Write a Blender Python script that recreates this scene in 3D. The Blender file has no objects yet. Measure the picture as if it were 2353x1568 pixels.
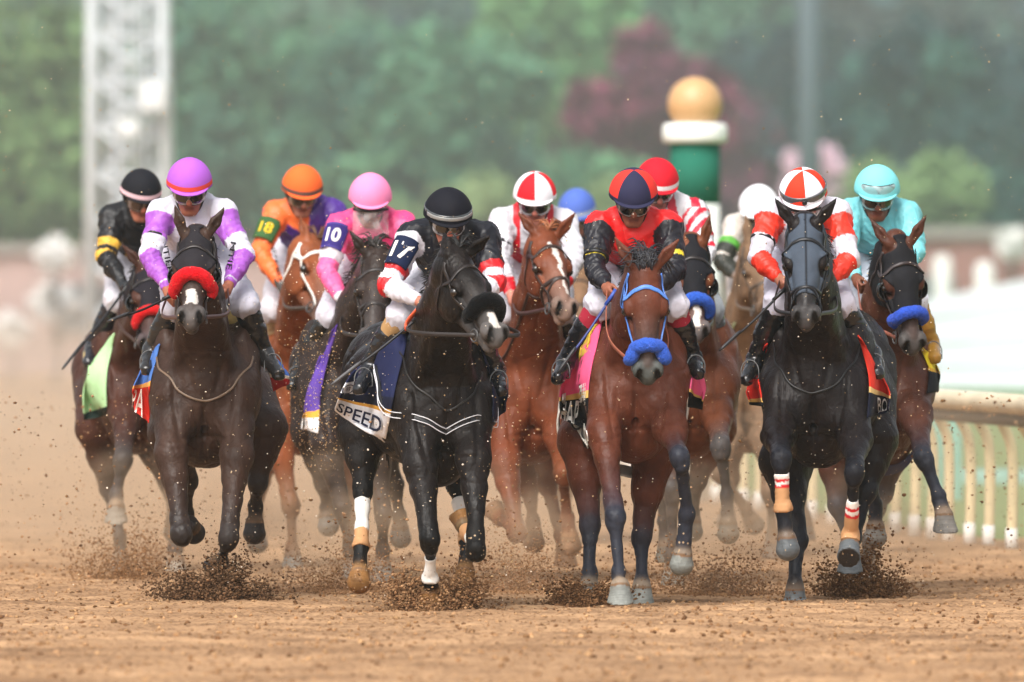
import bpy, math, random
import numpy as np
from mathutils import Vector, Matrix
from mathutils.bvhtree import BVHTree
random.seed(7); np.random.seed(7)
SC = bpy.context.scene
COL = SC.collection
D0, PPM, HZ, CX, CAMH = 60.0, 440.0, 620.0, 1176.5, 1.77   # focus distance, px per metre there, horizon row, centre column, eye height

# ------------------------------------------------------------------ camera, world, light
cam_d = bpy.data.cameras.new("camera"); cam = bpy.data.objects.new("camera", cam_d); COL.objects.link(cam)
cam_d.lens = PPM*D0/2353*36; cam_d.sensor_width = 36; cam_d.clip_start = 1; cam_d.clip_end = 3000
cam.location = (0, -D0, CAMH)
cam.rotation_euler = (math.radians(90) - math.atan((784-HZ)/(PPM*D0)), 0, 0)
cam_d.dof.use_dof = True; cam_d.dof.focus_distance = 60.6; cam_d.dof.aperture_fstop = 2.8
SC.camera = cam
wd = bpy.data.worlds.new("World"); SC.world = wd; wd.use_nodes = True
nt = wd.node_tree; bg = nt.nodes["Background"]
sky = nt.nodes.new("ShaderNodeTexSky"); sky.sky_type = 'NISHITA'; sky.sun_disc = False
SUN_EL, SUN_AZ = 48, 200
sky.sun_elevation = math.radians(SUN_EL); sky.sun_rotation = math.radians(SUN_AZ)
sky.air_density = 1.0; sky.dust_density = 5.0; sky.ozone_density = 1.0
hsv = nt.nodes.new('ShaderNodeHueSaturation'); hsv.inputs['Saturation'].default_value = .30; nt.links.new(sky.outputs[0], hsv.inputs['Color']); nt.links.new(hsv.outputs[0], bg.inputs[0])
bg.inputs[1].default_value = 0.14   # thin overcast
sun_d = bpy.data.lights.new("sun", 'SUN'); sun = bpy.data.objects.new("sun", sun_d); COL.objects.link(sun)
sun_d.energy = 1.8; sun_d.angle = math.radians(35); sun_d.color = (1.0, .96, .90)
_az = math.radians(SUN_AZ); _el = math.radians(SUN_EL)
_sv = Vector((math.sin(_az)*math.cos(_el), math.cos(_az)*math.cos(_el), math.sin(_el)))
sun.rotation_euler = _sv.to_track_quat('Z', 'Y').to_euler()
SC.view_settings.view_transform = 'Standard'; SC.view_settings.look = 'None'
SC.view_settings.exposure = 0.68; SC.view_settings.gamma = 1
SC.render.engine = 'CYCLES'
SC.cycles.use_denoising = True
SC.cycles.max_bounces = 6; SC.cycles.volume_bounces = 1; SC.cycles.transparent_max_bounces = 12
SC.cycles.diffuse_bounces = 3; SC.cycles.glossy_bounces = 2

# ------------------------------------------------------------------ helpers
def W(px, py, d):
    s = d/(PPM*60)
    return np.array([(px-CX)*s, d-60.0, CAMH-(py-HZ)*s])
def lin(h):
    h = h.lstrip('#'); c = [int(h[i:i+2], 16)/255 for i in (0, 2, 4)]
    return np.array([x/12.92 if x <= .04045 else ((x+.055)/1.055)**2.4 for x in c])
def nrm(v): v = np.asarray(v, float); return v/(np.linalg.norm(v)+1e-12)
def cross(a, b): return np.cross(a, b)
Z = np.array([0, 0, 1.]); X = np.array([1., 0, 0]); Y = np.array([0, 1., 0])
def lerp(a, b, t): return a+(b-a)*t

def tag(o, label=None, cat=None, group=None, kind=None):
    if label: o['label'] = label
    if cat: o['category'] = cat
    if group: o['group'] = group
    if kind: o['kind'] = kind
    return o
def empty(name, loc, label, cat, group=None):
    o = bpy.data.objects.new(name, None); COL.objects.link(o); o.location = Vector(loc)
    o.empty_display_size = .2
    return tag(o, label, cat, group)
def mesh_obj(name, V, Fq, mat, parent=None, col=None, fcol=None, smooth=True, ftri=None):
    """V (n,3), Fq (m,4) or (m,3) arrays or list of faces; col per vertex (n,3) or fcol per face"""
    me = bpy.data.meshes.new(name)
    V = np.asarray(V, np.float32)
    if isinstance(Fq, np.ndarray):
        k = Fq.shape[1]; m = len(Fq)
        me.vertices.add(len(V)); me.vertices.foreach_set('co', V.ravel())
        me.loops.add(m*k); me.loops.foreach_set('vertex_index', Fq.astype(np.int32).ravel())
        me.polygons.add(m); me.polygons.foreach_set('loop_start', np.arange(0, m*k, k, dtype=np.int32))
        me.update(calc_edges=True); me.validate()
    else:
        me.from_pydata([tuple(map(float, v)) for v in V], [], [tuple(int(i) for i in f) for f in Fq]); me.update()
    if smooth:
        me.polygons.foreach_set('use_smooth', np.ones(len(me.polygons), bool))
    if col is not None:
        a = me.color_attributes.new('Col', 'FLOAT_COLOR', 'POINT')
        c = np.ones((len(V), 4), np.float32); c[:, :3] = col; a.data.foreach_set('color', c.ravel())
    if fcol is not None:
        a = me.color_attributes.new('Col', 'FLOAT_COLOR', 'CORNER')
        lt = np.zeros(len(me.polygons), np.int32); me.polygons.foreach_get('loop_total', lt)
        c = np.ones((len(fcol), 4), np.float32); c[:, :3] = fcol
        a.data.foreach_set('color', np.repeat(c, lt, axis=0).ravel())
    if mat is not None: me.materials.append(mat)
    o = bpy.data.objects.new(name, me); COL.objects.link(o)
    if parent is not None:
        o.parent = parent
        pl = parent
        off = Vector((0, 0, 0))
        while pl is not None: off += pl.location; pl = pl.parent
        o.matrix_parent_inverse = Matrix.Identity(4)
        # vertices stay in world numbers: shift them so the thing hangs from its own base
        me.transform(Matrix.Translation(-off))
    return o

# ------------------------------------------------------------------ materials
_mats = {}
def mat(name, color=None, rough=.6, spec=.3, attr=False, noise=0, nscale=8, bump=0, bscale=60, metal=0, speck=0, speckcol=(.55,.42,.28), speckscale=45,
        sheen=0, trans=0, alpha=1, stretch=None, coat=0, backlit=0):
    if name in _mats: return _mats[name]
    m = bpy.data.materials.new(name); m.use_nodes = True; t = m.node_tree; N = t.nodes; L = t.links
    b = N['Principled BSDF']; b.inputs['Roughness'].default_value = rough; b.inputs['Specular IOR Level'].default_value = spec
    b.inputs['Metallic'].default_value = metal
    if sheen: b.inputs['Sheen Weight'].default_value = sheen; b.inputs['Sheen Roughness'].default_value = .4
    if coat: b.inputs['Coat Weight'].default_value = coat; b.inputs['Coat Roughness'].default_value = .15
    if trans: b.inputs['Transmission Weight'].default_value = trans
    b.inputs['Alpha'].default_value = alpha
    tc = N.new('ShaderNodeTexCoord'); co = tc.outputs['Object']
    if stretch:
        mp = N.new('ShaderNodeMapping'); mp.inputs['Scale'].default_value = stretch; L.new(co, mp.inputs[0]); co2 = mp.outputs[0]
    else: co2 = co
    if attr:
        a = N.new('ShaderNodeAttribute'); a.attribute_name = 'Col'; src = a.outputs['Color']
    else:
        r = N.new('ShaderNodeRGB'); r.outputs[0].default_value = (*color, 1); src = r.outputs[0]
    if noise:
        n = N.new('ShaderNodeTexNoise'); n.inputs['Scale'].default_value = nscale; n.inputs['Detail'].default_value = 6; L.new(co2, n.inputs['Vector'])
        mr = N.new('ShaderNodeMapRange'); mr.inputs[1].default_value = .3; mr.inputs[2].default_value = .7
        mr.inputs[3].default_value = 1-noise; mr.inputs[4].default_value = 1+noise; L.new(n.outputs[0], mr.inputs[0])
        mx = N.new('ShaderNodeVectorMath'); mx.operation = 'SCALE'; L.new(src, mx.inputs[0]); L.new(mr.outputs[0], mx.inputs['Scale']); src = mx.outputs[0]
    if speck:
        v = N.new('ShaderNodeTexVoronoi'); v.inputs['Scale'].default_value = speckscale; L.new(co, v.inputs['Vector'])
        n2 = N.new('ShaderNodeTexNoise'); n2.inputs['Scale'].default_value = 2.5; n2.inputs['Detail'].default_value = 3; L.new(co, n2.inputs['Vector'])
        # random radius per cell, most cells none
        sep = N.new('ShaderNodeSeparateColor'); L.new(v.outputs['Color'], sep.inputs[0])
        mu = N.new('ShaderNodeMath'); mu.operation = 'MULTIPLY'; L.new(sep.outputs[0], mu.inputs[0]); L.new(n2.outputs[0], mu.inputs[1])
        m2 = N.new('ShaderNodeMapRange'); m2.inputs[1].default_value = .50-speck*.3; m2.inputs[2].default_value = .75; m2.inputs[3].default_value = 0; m2.inputs[4].default_value = .34
        L.new(mu.outputs[0], m2.inputs[0])
        lt = N.new('ShaderNodeMath'); lt.operation = 'LESS_THAN'; L.new(v.outputs['Distance'], lt.inputs[0]); L.new(m2.outputs[0], lt.inputs[1])
        mc = N.new('ShaderNodeMix'); mc.data_type = 'RGBA'; L.new(lt.outputs[0], mc.inputs[0]); L.new(src, mc.inputs[6]); mc.inputs[7].default_value = (*speckcol, 1)
        src = mc.outputs[2]
    L.new(src, b.inputs['Base Color'])
    if bump:
        n3 = N.new('ShaderNodeTexNoise'); n3.inputs['Scale'].default_value = bscale; n3.inputs['Detail'].default_value = 5; L.new(co2, n3.inputs['Vector'])
        bp = N.new('ShaderNodeBump'); bp.inputs['Strength'].default_value = bump; bp.inputs['Distance'].default_value = .01
        L.new(n3.outputs[0], bp.inputs['Height']); L.new(bp.outputs[0], b.inputs['Normal'])
    _mats[name] = m
    return m
M_coat = mat('horse_coat', attr=True, rough=.44, spec=.17, noise=.30, nscale=7, bump=.5, bscale=34, speck=.42, speckscale=42, speckcol=(.36,.26,.16))
def _coat_extra(m):
    t = m.node_tree; N = t.nodes; L = t.links; b = N['Principled BSDF']; tc = [n for n in N if n.type == 'TEX_COORD'][0]
    n = N.new('ShaderNodeTexNoise'); n.inputs['Scale'].default_value = 5; n.inputs['Detail'].default_value = 6; L.new(tc.outputs['Object'], n.inputs['Vector'])
    r = N.new('ShaderNodeMapRange'); r.inputs[1].default_value = .35; r.inputs[2].default_value = .65; r.inputs[3].default_value = .30; r.inputs[4].default_value = .60; L.new(n.outputs[0], r.inputs[0]); L.new(r.outputs[0], b.inputs['Roughness'])
    mp = N.new('ShaderNodeMapping'); mp.inputs['Scale'].default_value = (1, 1, .22); L.new(tc.outputs['Object'], mp.inputs[0])
    h = N.new('ShaderNodeTexNoise'); h.inputs['Scale'].default_value = 150; h.inputs['Detail'].default_value = 3; L.new(mp.outputs[0], h.inputs['Vector'])
    v = N.new('ShaderNodeTexNoise'); v.inputs['Scale'].default_value = 13; v.inputs['Detail'].default_value = 2; v.inputs['Distortion'].default_value = 1.2; L.new(mp.outputs[0], v.inputs['Vector'])
    s = N.new('ShaderNodeMath'); s.operation = 'SUBTRACT'; s.inputs[1].default_value = .5; L.new(v.outputs[0], s.inputs[0])
    a = N.new('ShaderNodeMath'); a.operation = 'ABSOLUTE'; L.new(s.outputs[0], a.inputs[0])
    q = N.new('ShaderNodeMapRange'); q.inputs[1].default_value = 0; q.inputs[2].default_value = .035; q.inputs[3].default_value = 1; q.inputs[4].default_value = 0; L.new(a.outputs[0], q.inputs[0])
    old = b.inputs['Normal'].links[0].from_node
    b1 = N.new('ShaderNodeBump'); b1.inputs['Strength'].default_value = .35; b1.inputs['Distance'].default_value = .004; L.new(h.outputs[0], b1.inputs['Height']); L.new(old.outputs[0], b1.inputs['Normal'])
    b2 = N.new('ShaderNodeBump'); b2.inputs['Strength'].default_value = .22; b2.inputs['Distance'].default_value = .006; L.new(q.outputs[0], b2.inputs['Height']); L.new(b1.outputs[0], b2.inputs['Normal']); L.new(b2.outputs[0], b.inputs['Normal'])
_coat_extra(M_coat)
M_dusty = mat('dusty_coat', attr=True, rough=.7, spec=.2, noise=.3, nscale=14, bump=.4, bscale=60, speck=.9, speckscale=60, speckcol=(.36,.25,.14))
M_skin = mat('skin', attr=True, rough=.5, spec=.35, noise=.06, nscale=30)
M_cloth = mat('silk_cloth', attr=True, rough=.45, spec=.35, noise=.08, nscale=12, bump=.6, bscale=20, speck=.22, speckscale=55, speckcol=(.25,.18,.12))
M_white = mat('breeches_cloth', attr=True, rough=.7, spec=.2, noise=.07, nscale=12, bump=.4, bscale=20, speck=.3, speckscale=60, speckcol=(.35,.27,.2))
M_boot = mat('boot_leather', attr=True, rough=.22, spec=.6, bump=.5, bscale=24, speck=.3, speckscale=60, speckcol=(.4,.3,.2))
M_helmet = mat('helmet_cover', attr=True, rough=.75, spec=.15, noise=.04, bump=.12, bscale=90, speck=.12, speckscale=60, speckcol=(.3,.22,.15))
M_goggle = mat('goggle_plastic', attr=True, rough=.1, spec=.8, coat=.6)
M_leather = mat('tack_leather', attr=True, rough=.4, spec=.45, noise=.15, nscale=40)
M_fleece = mat('fleece', attr=True, rough=.95, spec=.1, noise=.2, nscale=60, bump=1.0, bscale=120, sheen=.08)
M_hair = mat('hair', attr=True, rough=.45, spec=.4, noise=.2, nscale=30)
M_eye = mat('eye_gloss', color=(.012,.008,.006), rough=.05, spec=.9)
M_metal = mat('steel', color=(.09,.09,.09), rough=.4, metal=.3)
M_print = mat('print_ink', attr=True, rough=.7, spec=.2)
M_flat = mat('saddlecloth_fabric', attr=True, rough=.75, spec=.15, noise=.08, bump=.3, bscale=25)
def mask_mat():
    m = bpy.data.materials.new('clear_face_shield'); m.use_nodes = True; t = m.node_tree; N = t.nodes; L = t.links
    for n in list(N): N.remove(n)
    o = N.new('ShaderNodeOutputMaterial'); mx = N.new('ShaderNodeMixShader'); tr = N.new('ShaderNodeBsdfTransparent')
    g = N.new('ShaderNodeBsdfPrincipled'); g.inputs['Base Color'].default_value = (.75,.75,.75,1); g.inputs['Roughness'].default_value = .12
    n = N.new('ShaderNodeTexNoise'); n.inputs['Scale'].default_value = 9; n.inputs['Distortion'].default_value = 1
    tc = N.new('ShaderNodeTexCoord'); L.new(tc.outputs['Object'], n.inputs['Vector'])
    mr = N.new('ShaderNodeMapRange'); mr.inputs[1].default_value = .40; mr.inputs[2].default_value = .62; mr.inputs[3].default_value = .15; mr.inputs[4].default_value = .50
    L.new(n.outputs[0], mr.inputs[0]); L.new(mr.outputs[0], mx.inputs[0]); L.new(tr.outputs[0], mx.inputs[1]); L.new(g.outputs[0], mx.inputs[2]); L.new(mx.outputs[0], o.inputs[0])
    return m
M_mask = mask_mat()

# ------------------------------------------------------------------ smooth-union volume modelling
class Body:
    def __init__(s, vox): s.vox = vox; s.P = []
    def cone(s, a, b, ra, rb, k=.03, ca=None, cb=None, tag='', flat=None, sub=False, cut=None):
        s.P.append(dict(t='c', a=np.asarray(a, float), b=np.asarray(b, float), ra=ra, rb=rb, k=k, ca=ca, cb=(ca if cb is None else cb), tag=tag, flat=flat, sub=sub, cut=cut))
    def ell(s, c, r, ax=None, k=.03, ca=None, tag='', sub=False):
        ax = np.eye(3) if ax is None else np.array(ax, float)
        s.P.append(dict(t='e', c=np.asarray(c, float), r=np.asarray(r, float), ax=ax, k=k, ca=ca, cb=ca, tag=tag, sub=sub, cut=None))
    def bbox(s, p, pad):
        if p['t'] == 'c':
            f = max(1, p['flat'][1]) if p['flat'] else 1
            R = max(p['ra'], p['rb'])*f+pad
            return np.minimum(p['a'], p['b'])-R, np.maximum(p['a'], p['b'])+R
        e = np.sqrt(((p['ax']*p['r'][:, None])**2).sum(0))+pad
        return p['c']-e, p['c']+e
    def dist(s, p, x, y, z):
        if p['t'] == 'c':
            a, b = p['a'], p['b']; ab = b-a; L2 = ab@ab+1e-12
            dx, dy, dz = x-a[0], y-a[1], z-a[2]
            t = np.clip((dx*ab[0]+dy*ab[1]+dz*ab[2])/L2, 0, 1)
            qx, qy, qz = dx-t*ab[0], dy-t*ab[1], dz-t*ab[2]
            q2 = qx*qx+qy*qy+qz*qz
            r = p['ra']+(p['rb']-p['ra'])*t
            if p['flat']:
                w, f = p['flat']; wq = qx*w[0]+qy*w[1]+qz*w[2]
                q2 = np.maximum(q2+wq*wq*(1/(f*f)-1), 0)
                d = (np.sqrt(q2)-r)*(f+1)/2 if f < 1 else np.sqrt(q2)-r
            else: d = np.sqrt(q2)-r
            if p['cut'] is not None:
                q, n = p['cut']; d = np.maximum(d, (x-q[0])*n[0]+(y-q[1])*n[1]+(z-q[2])*n[2])
            return d, t
        c, r, A = p['c'], p['r'], p['ax']
        dx, dy, dz = x-c[0], y-c[1], z-c[2]
        k0 = 0; k1 = 0
        for i in range(3):
            u = dx*A[i, 0]+dy*A[i, 1]+dz*A[i, 2]
            k0 = k0+(u/r[i])**2; k1 = k1+(u/r[i]**2)**2
        k0 = np.sqrt(k0); k1 = np.sqrt(k1)+1e-9
        return k0*(k0-1)/k1, None
    def build(s):
        v = s.vox; boxes = [s.bbox(p, p['k']+3*v) for p in s.P]
        lo = np.min([b[0] for b, p in zip(boxes, s.P) if not p['sub']], 0); hi = np.max([b[1] for b, p in zip(boxes, s.P) if not p['sub']], 0)
        n = np.ceil((hi-lo)/v).astype(int)+2
        F = np.full(n, 1.0, np.float32)
        g = [(lo[i]+np.arange(n[i])*v).astype(np.float32) for i in range(3)]
        for p, (a, b) in zip(s.P, boxes):
            i0 = np.maximum(((a-lo)/v).astype(int), 0); i1 = np.minimum(((b-lo)/v).astype(int)+2, n)
            if np.any(i1 <= i0): continue
            sl = tuple(slice(i0[j], i1[j]) for j in range(3))
            d, _ = s.dist(p, g[0][sl[0]][:, None, None], g[1][sl[1]][None, :, None], g[2][sl[2]][None, None, :])
            k = p['k']; f = F[sl]
            if not p['sub']:
                h = np.clip(.5+.5*(f-d)/k, 0, 1); F[sl] = d*h+f*(1-h)-k*h*(1-h)
            else:
                h = np.clip(.5-.5*(f+d)/k, 0, 1); F[sl] = f*(1-h)-d*h+k*h*(1-h)
        V, Q = nets(F, lo, v)
        # colours
        x, y, z = V[:, 0], V[:, 1], V[:, 2]
        best = np.full(len(V), 1e9); bi = np.zeros(len(V), int); CW = np.zeros((len(V), 3)); SW = np.zeros(len(V)); bt = np.zeros(len(V))
        for i, p in enumerate(s.P):
            if p['sub'] and p['ca'] is None: continue
            a, b = s.bbox(p, .04)
            ix = np.nonzero((x > a[0]) & (x < b[0]) & (y > a[1]) & (y < b[1]) & (z > a[2]) & (z < b[2]))[0]
            if not len(ix): continue
            d, t = s.dist(p, x[ix], y[ix], z[ix])
            if p['sub']: d = np.abs(d)-.004
            if t is None: t = np.zeros(len(ix))
            if p['ca'] is not None:
                w = np.exp(-np.maximum(d, -.003)/(.007 if not p['sub'] else .003))
                c = p['ca'][None]*(1-t[:, None])+p['cb'][None]*t[:, None]
                CW[ix] += c*w[:, None]; SW[ix] += w
            m = d < best[ix]; best[ix[m]] = d[m]; bi[ix[m]] = i; bt[ix[m]] = t[m]
        C = CW/np.maximum(SW, 1e-9)[:, None]
        tags = np.array([p['tag'] for p in s.P])[bi]
        return V, Q, C, tags, bt
def nets(F, lo, v):
    S = F < 0
    c = [S[i:S.shape[0]-1+i, j:S.shape[1]-1+j, k:S.shape[2]-1+k] for i in (0, 1) for j in (0, 1) for k in (0, 1)]
    anyc = c[0].copy(); allc = c[0].copy()
    for q in c[1:]: anyc |= q; allc &= q
    act = anyc & ~allc
    I = np.argwhere(act)
    idx = np.full(act.shape, -1, np.int32); idx[act] = np.arange(len(I))
    offs = [(i, j, k) for i in (0, 1) for j in (0, 1) for k in (0, 1)]
    vals = np.stack([F[I[:, 0]+o[0], I[:, 1]+o[1], I[:, 2]+o[2]] for o in offs], 1)
    pos = np.zeros((len(I), 3)); cnt = np.zeros(len(I))
    for a in range(8):
        for b in range(a+1, 8):
            if sum(abs(offs[a][m]-offs[b][m]) for m in range(3)) != 1: continue
            va, vb = vals[:, a], vals[:, b]; m = (va < 0) != (vb < 0)
            t = np.where(m, va/np.where(m, va-vb, 1), 0)
            pt = np.array(offs[a])[None]+t[:, None]*(np.array(offs[b])-np.array(offs[a]))[None]
            pos[m] += pt[m]; cnt[m] += 1
    pos /= cnt[:, None]
    V = (I+pos)*v+lo
    Q = []
    for ax in range(3):
        s0 = [slice(None)]*3; s1 = [slice(None)]*3; s0[ax] = slice(0, -1); s1[ax] = slice(1, None)
        A, B = S[tuple(s0)], S[tuple(s1)]
        E = np.argwhere(A != B)
        o1, o2 = [(1, 2), (2, 0), (0, 1)][ax]
        ok = (E[:, o1] > 0) & (E[:, o2] > 0) & (E[:, o1] < S.shape[o1]-1) & (E[:, o2] < S.shape[o2]-1)
        E = E[ok]; inside = A[E[:, 0], E[:, 1], E[:, 2]]
        def cell(d1, d2):
            e = E.copy(); e[:, o1] -= d1; e[:, o2] -= d2
            return idx[e[:, 0], e[:, 1], e[:, 2]]
        q = np.stack([cell(1, 1), cell(0, 1), cell(0, 0), cell(1, 0)], 1)
        q[~inside] = q[~inside][:, ::-1]
        Q.append(q)
    return V, np.concatenate(Q)
def wob(V, f, seed, oct=3):
    """cheap smooth 3-D noise from warped sines, about -1..1"""
    r = np.random.RandomState(seed); out = np.zeros(len(V)); amp = 1; tot = 0
    for o in range(oct):
        a = r.normal(size=(3, 3)); a /= np.linalg.norm(a, axis=1)[:, None]
        P = V@a.T*f*(2**o)+r.rand(3)*10
        P = P+.8*np.sin(P[:, [1, 2, 0]]*1.3)
        out += amp*(np.sin(P[:, 0])*np.sin(P[:, 1]+1)+np.sin(P[:, 2]))/1.6; tot += amp; amp *= .5
    return out/tot
def vnormals(V, Q):
    n = np.zeros_like(V); a = V[Q[:, 1]]-V[Q[:, 0]]; b = V[Q[:, 2]]-V[Q[:, 0]]
    f = np.cross(a, b)
    for i in range(Q.shape[1]):
        for j in range(3): n[:, j] += np.bincount(Q[:, i], f[:, j], len(V))
    return n/(np.linalg.norm(n, axis=1)[:, None]+1e-12)
def patch(V, Q, N, mask, off, thick=.004):
    """a shell lifted off part of a surface, closed with an inner side"""
    q = Q[mask[Q].all(1)]
    if not len(q): return None
    u, inv = np.unique(q, return_inverse=True); q2 = inv.reshape(q.shape)
    A = V[u]+N[u]*off; B = V[u]+N[u]*(off-thick)
    n = len(u)
    e = np.concatenate([q2[:, [0, 1]], q2[:, [1, 2]], q2[:, [2, 3]], q2[:, [3, 0]]])
    key = e.min(1)*n+e.max(1); uk, ct = np.unique(key, return_counts=True); bd = np.isin(key, uk[ct == 1]); e = e[bd]
    bv = np.zeros(n, bool); bv[e.ravel()] = True      # smooth the rim
    for _ in range(6):
        s = np.zeros((n, 3)); c = np.zeros(n)
        for a_, b_ in ((0, 1), (1, 0)):
            for j in range(3): s[:, j] += np.bincount(e[:, a_], A[e[:, b_], j], n)
            c += np.bincount(e[:, a_], minlength=n)
        m = bv & (c > 0); D = (s[m]/c[m][:, None]-A[m])*.5; A[m] += D; B[m] += D
    side = np.stack([e[:, 1], e[:, 0], e[:, 0]+n, e[:, 1]+n], 1)
    return np.vstack([A, B]), np.concatenate([q2, q2[:, ::-1]+n, side]), u
def spline(P, n):
    P = [np.asarray(p, float) for p in P]; P = [2*P[0]-P[1]]+P+[2*P[-1]-P[-2]]
    out = []; m = len(P)-3
    for i in range(n):
        t = i/(n-1)*m; k = min(int(t), m-1); t -= k
        a, b, c, d = P[k:k+4]
        out.append(.5*(2*b+(c-a)*t+(2*a-5*b+4*c-d)*t*t+(3*b-a-3*c+d)*t**3))
    return np.array(out)
def tube(P, R, seg=8, flatn=None, ft=.4, cap=True):
    """sweep along P; R radius or list; flatn: per-point normals -> flat strap of half width R, thickness ft*R"""
    P = np.asarray(P, float); n = len(P); R = np.full(n, R) if np.isscalar(R) else np.asarray(R)
    T = np.gradient(P, axis=0); T /= np.linalg.norm(T, axis=1)[:, None]+1e-12
    V = []; up = None
    for i in range(n):
        if flatn is not None: a = nrm(flatn[i]-T[i]*(flatn[i]@T[i]))
        else:
            if up is None: up = Z if abs(T[i][2]) < .9 else X
            a = nrm(up-T[i]*(up@T[i])); up = a
        b = cross(T[i], a)
        for j in range(seg):
            th = 2*math.pi*j/seg; c, s = math.cos(th), math.sin(th)
            if flatn is not None:
                sg = lambda x: math.copysign(abs(x)**.4, x)
                V.append(P[i]+a*sg(s)*R[i]*ft+b*sg(c)*R[i])
            else: V.append(P[i]+(a*c+b*s)*R[i])
    F = [[i*seg+j, i*seg+(j+1) % seg, (i+1)*seg+(j+1) % seg, (i+1)*seg+j] for i in range(n-1) for j in range(seg)]
    if cap: F += [list(range(seg))[::-1], [(n-1)*seg+j for j in range(seg)]]
    return np.array(V), F
class Bag:
    """collects pieces of ONE mesh"""
    def __init__(s): s.V = []; s.F = []; s.C = []; s.n = 0
    def add(s, VF, c):
        V, F = VF[0], VF[1]
        s.V.append(V); s.F += [[int(i)+s.n for i in f] for f in F]; s.n += len(V)
        s.C.append(np.tile(np.asarray(c), (len(F), 1)) if np.ndim(c) == 1 else c)
        return s
    def obj(s, name, m, parent=None, smooth=True):
        return mesh_obj(name, np.vstack(s.V), s.F, m, parent, fcol=np.vstack(s.C), smooth=smooth)
def bevelbox(c, half, ax=None, bv=.15):
    ax = np.eye(3) if ax is None else ax; V = []; F = []
    b = min(half)*bv
    bx = bmesh_box(half, b)
    V = bx[0]@ax+np.asarray(c)
    return V, bx[1]
_bxc = {}
def bmesh_box(half, b):
    import bmesh
    bm = bmesh.new(); bmesh.ops.create_cube(bm, size=2)
    for v in bm.verts: v.co = Vector((v.co.x*half[0], v.co.y*half[1], v.co.z*half[2]))
    bmesh.ops.bevel(bm, geom=bm.edges[:], offset=b, segments=2, affect='EDGES', profile=.6)
    V = np.array([v.co[:] for v in bm.verts]); F = [[v.index for v in f.verts] for f in bm.faces]; bm.free()
    return V, F
def lathe(c, prof, seg=24, axis=None):
    V = []; F = []
    for r, z in prof:
        for j in range(seg):
            a = 2*math.pi*j/seg; V.append((c[0]+r*math.cos(a), c[1]+r*math.sin(a), c[2]+z))
    n = len(prof)
    F = [[i*seg+j, i*seg+(j+1) % seg, (i+1)*seg+(j+1) % seg, (i+1)*seg+j] for i in range(n-1) for j in range(seg)]
    F += [list(range(seg))[::-1], [(n-1)*seg+j for j in range(seg)]]
    return np.array(V), F
_txt = {}
def text2d(s):
    """letters as a flat mesh, centred, cap height 1; returns V(n,2),F"""
    if s in _txt: return _txt[s]
    cu = bpy.data.curves.new('t', 'FONT'); cu.body = s; cu.resolution_u = 3; cu.offset = .028 if s[0].isdigit() else .012
    ob = bpy.data.objects.new('t', cu); COL.objects.link(ob); bpy.context.view_layer.update()
    dg = bpy.context.evaluated_depsgraph_get(); me = bpy.data.meshes.new_from_object(ob.evaluated_get(dg))
    V = np.array([v.co[:2] for v in me.vertices]); F = [list(p.vertices) for p in me.polygons]
    bpy.data.objects.remove(ob); bpy.data.curves.remove(cu); bpy.data.meshes.remove(me)
    lo, hi = V.min(0), V.max(0); V = (V-(lo+hi)/2)/(hi[1]-lo[1]); _txt[s] = (V, F); return V, F
def write(name, s, mapf, width, height, color, parent, m=None):
    """mapf(u,v)->3D with u,v in -0.5..0.5 of the given box"""
    V, F = text2d(s); w = V[:, 0].max()-V[:, 0].min()
    V3 = np.array([mapf(v[0]/w*width, v[1]*height) for v in V])
    return mesh_obj(name, V3, F, m or M_print, parent, fcol=np.tile(color, (len(F), 1)), smooth=False)
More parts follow.
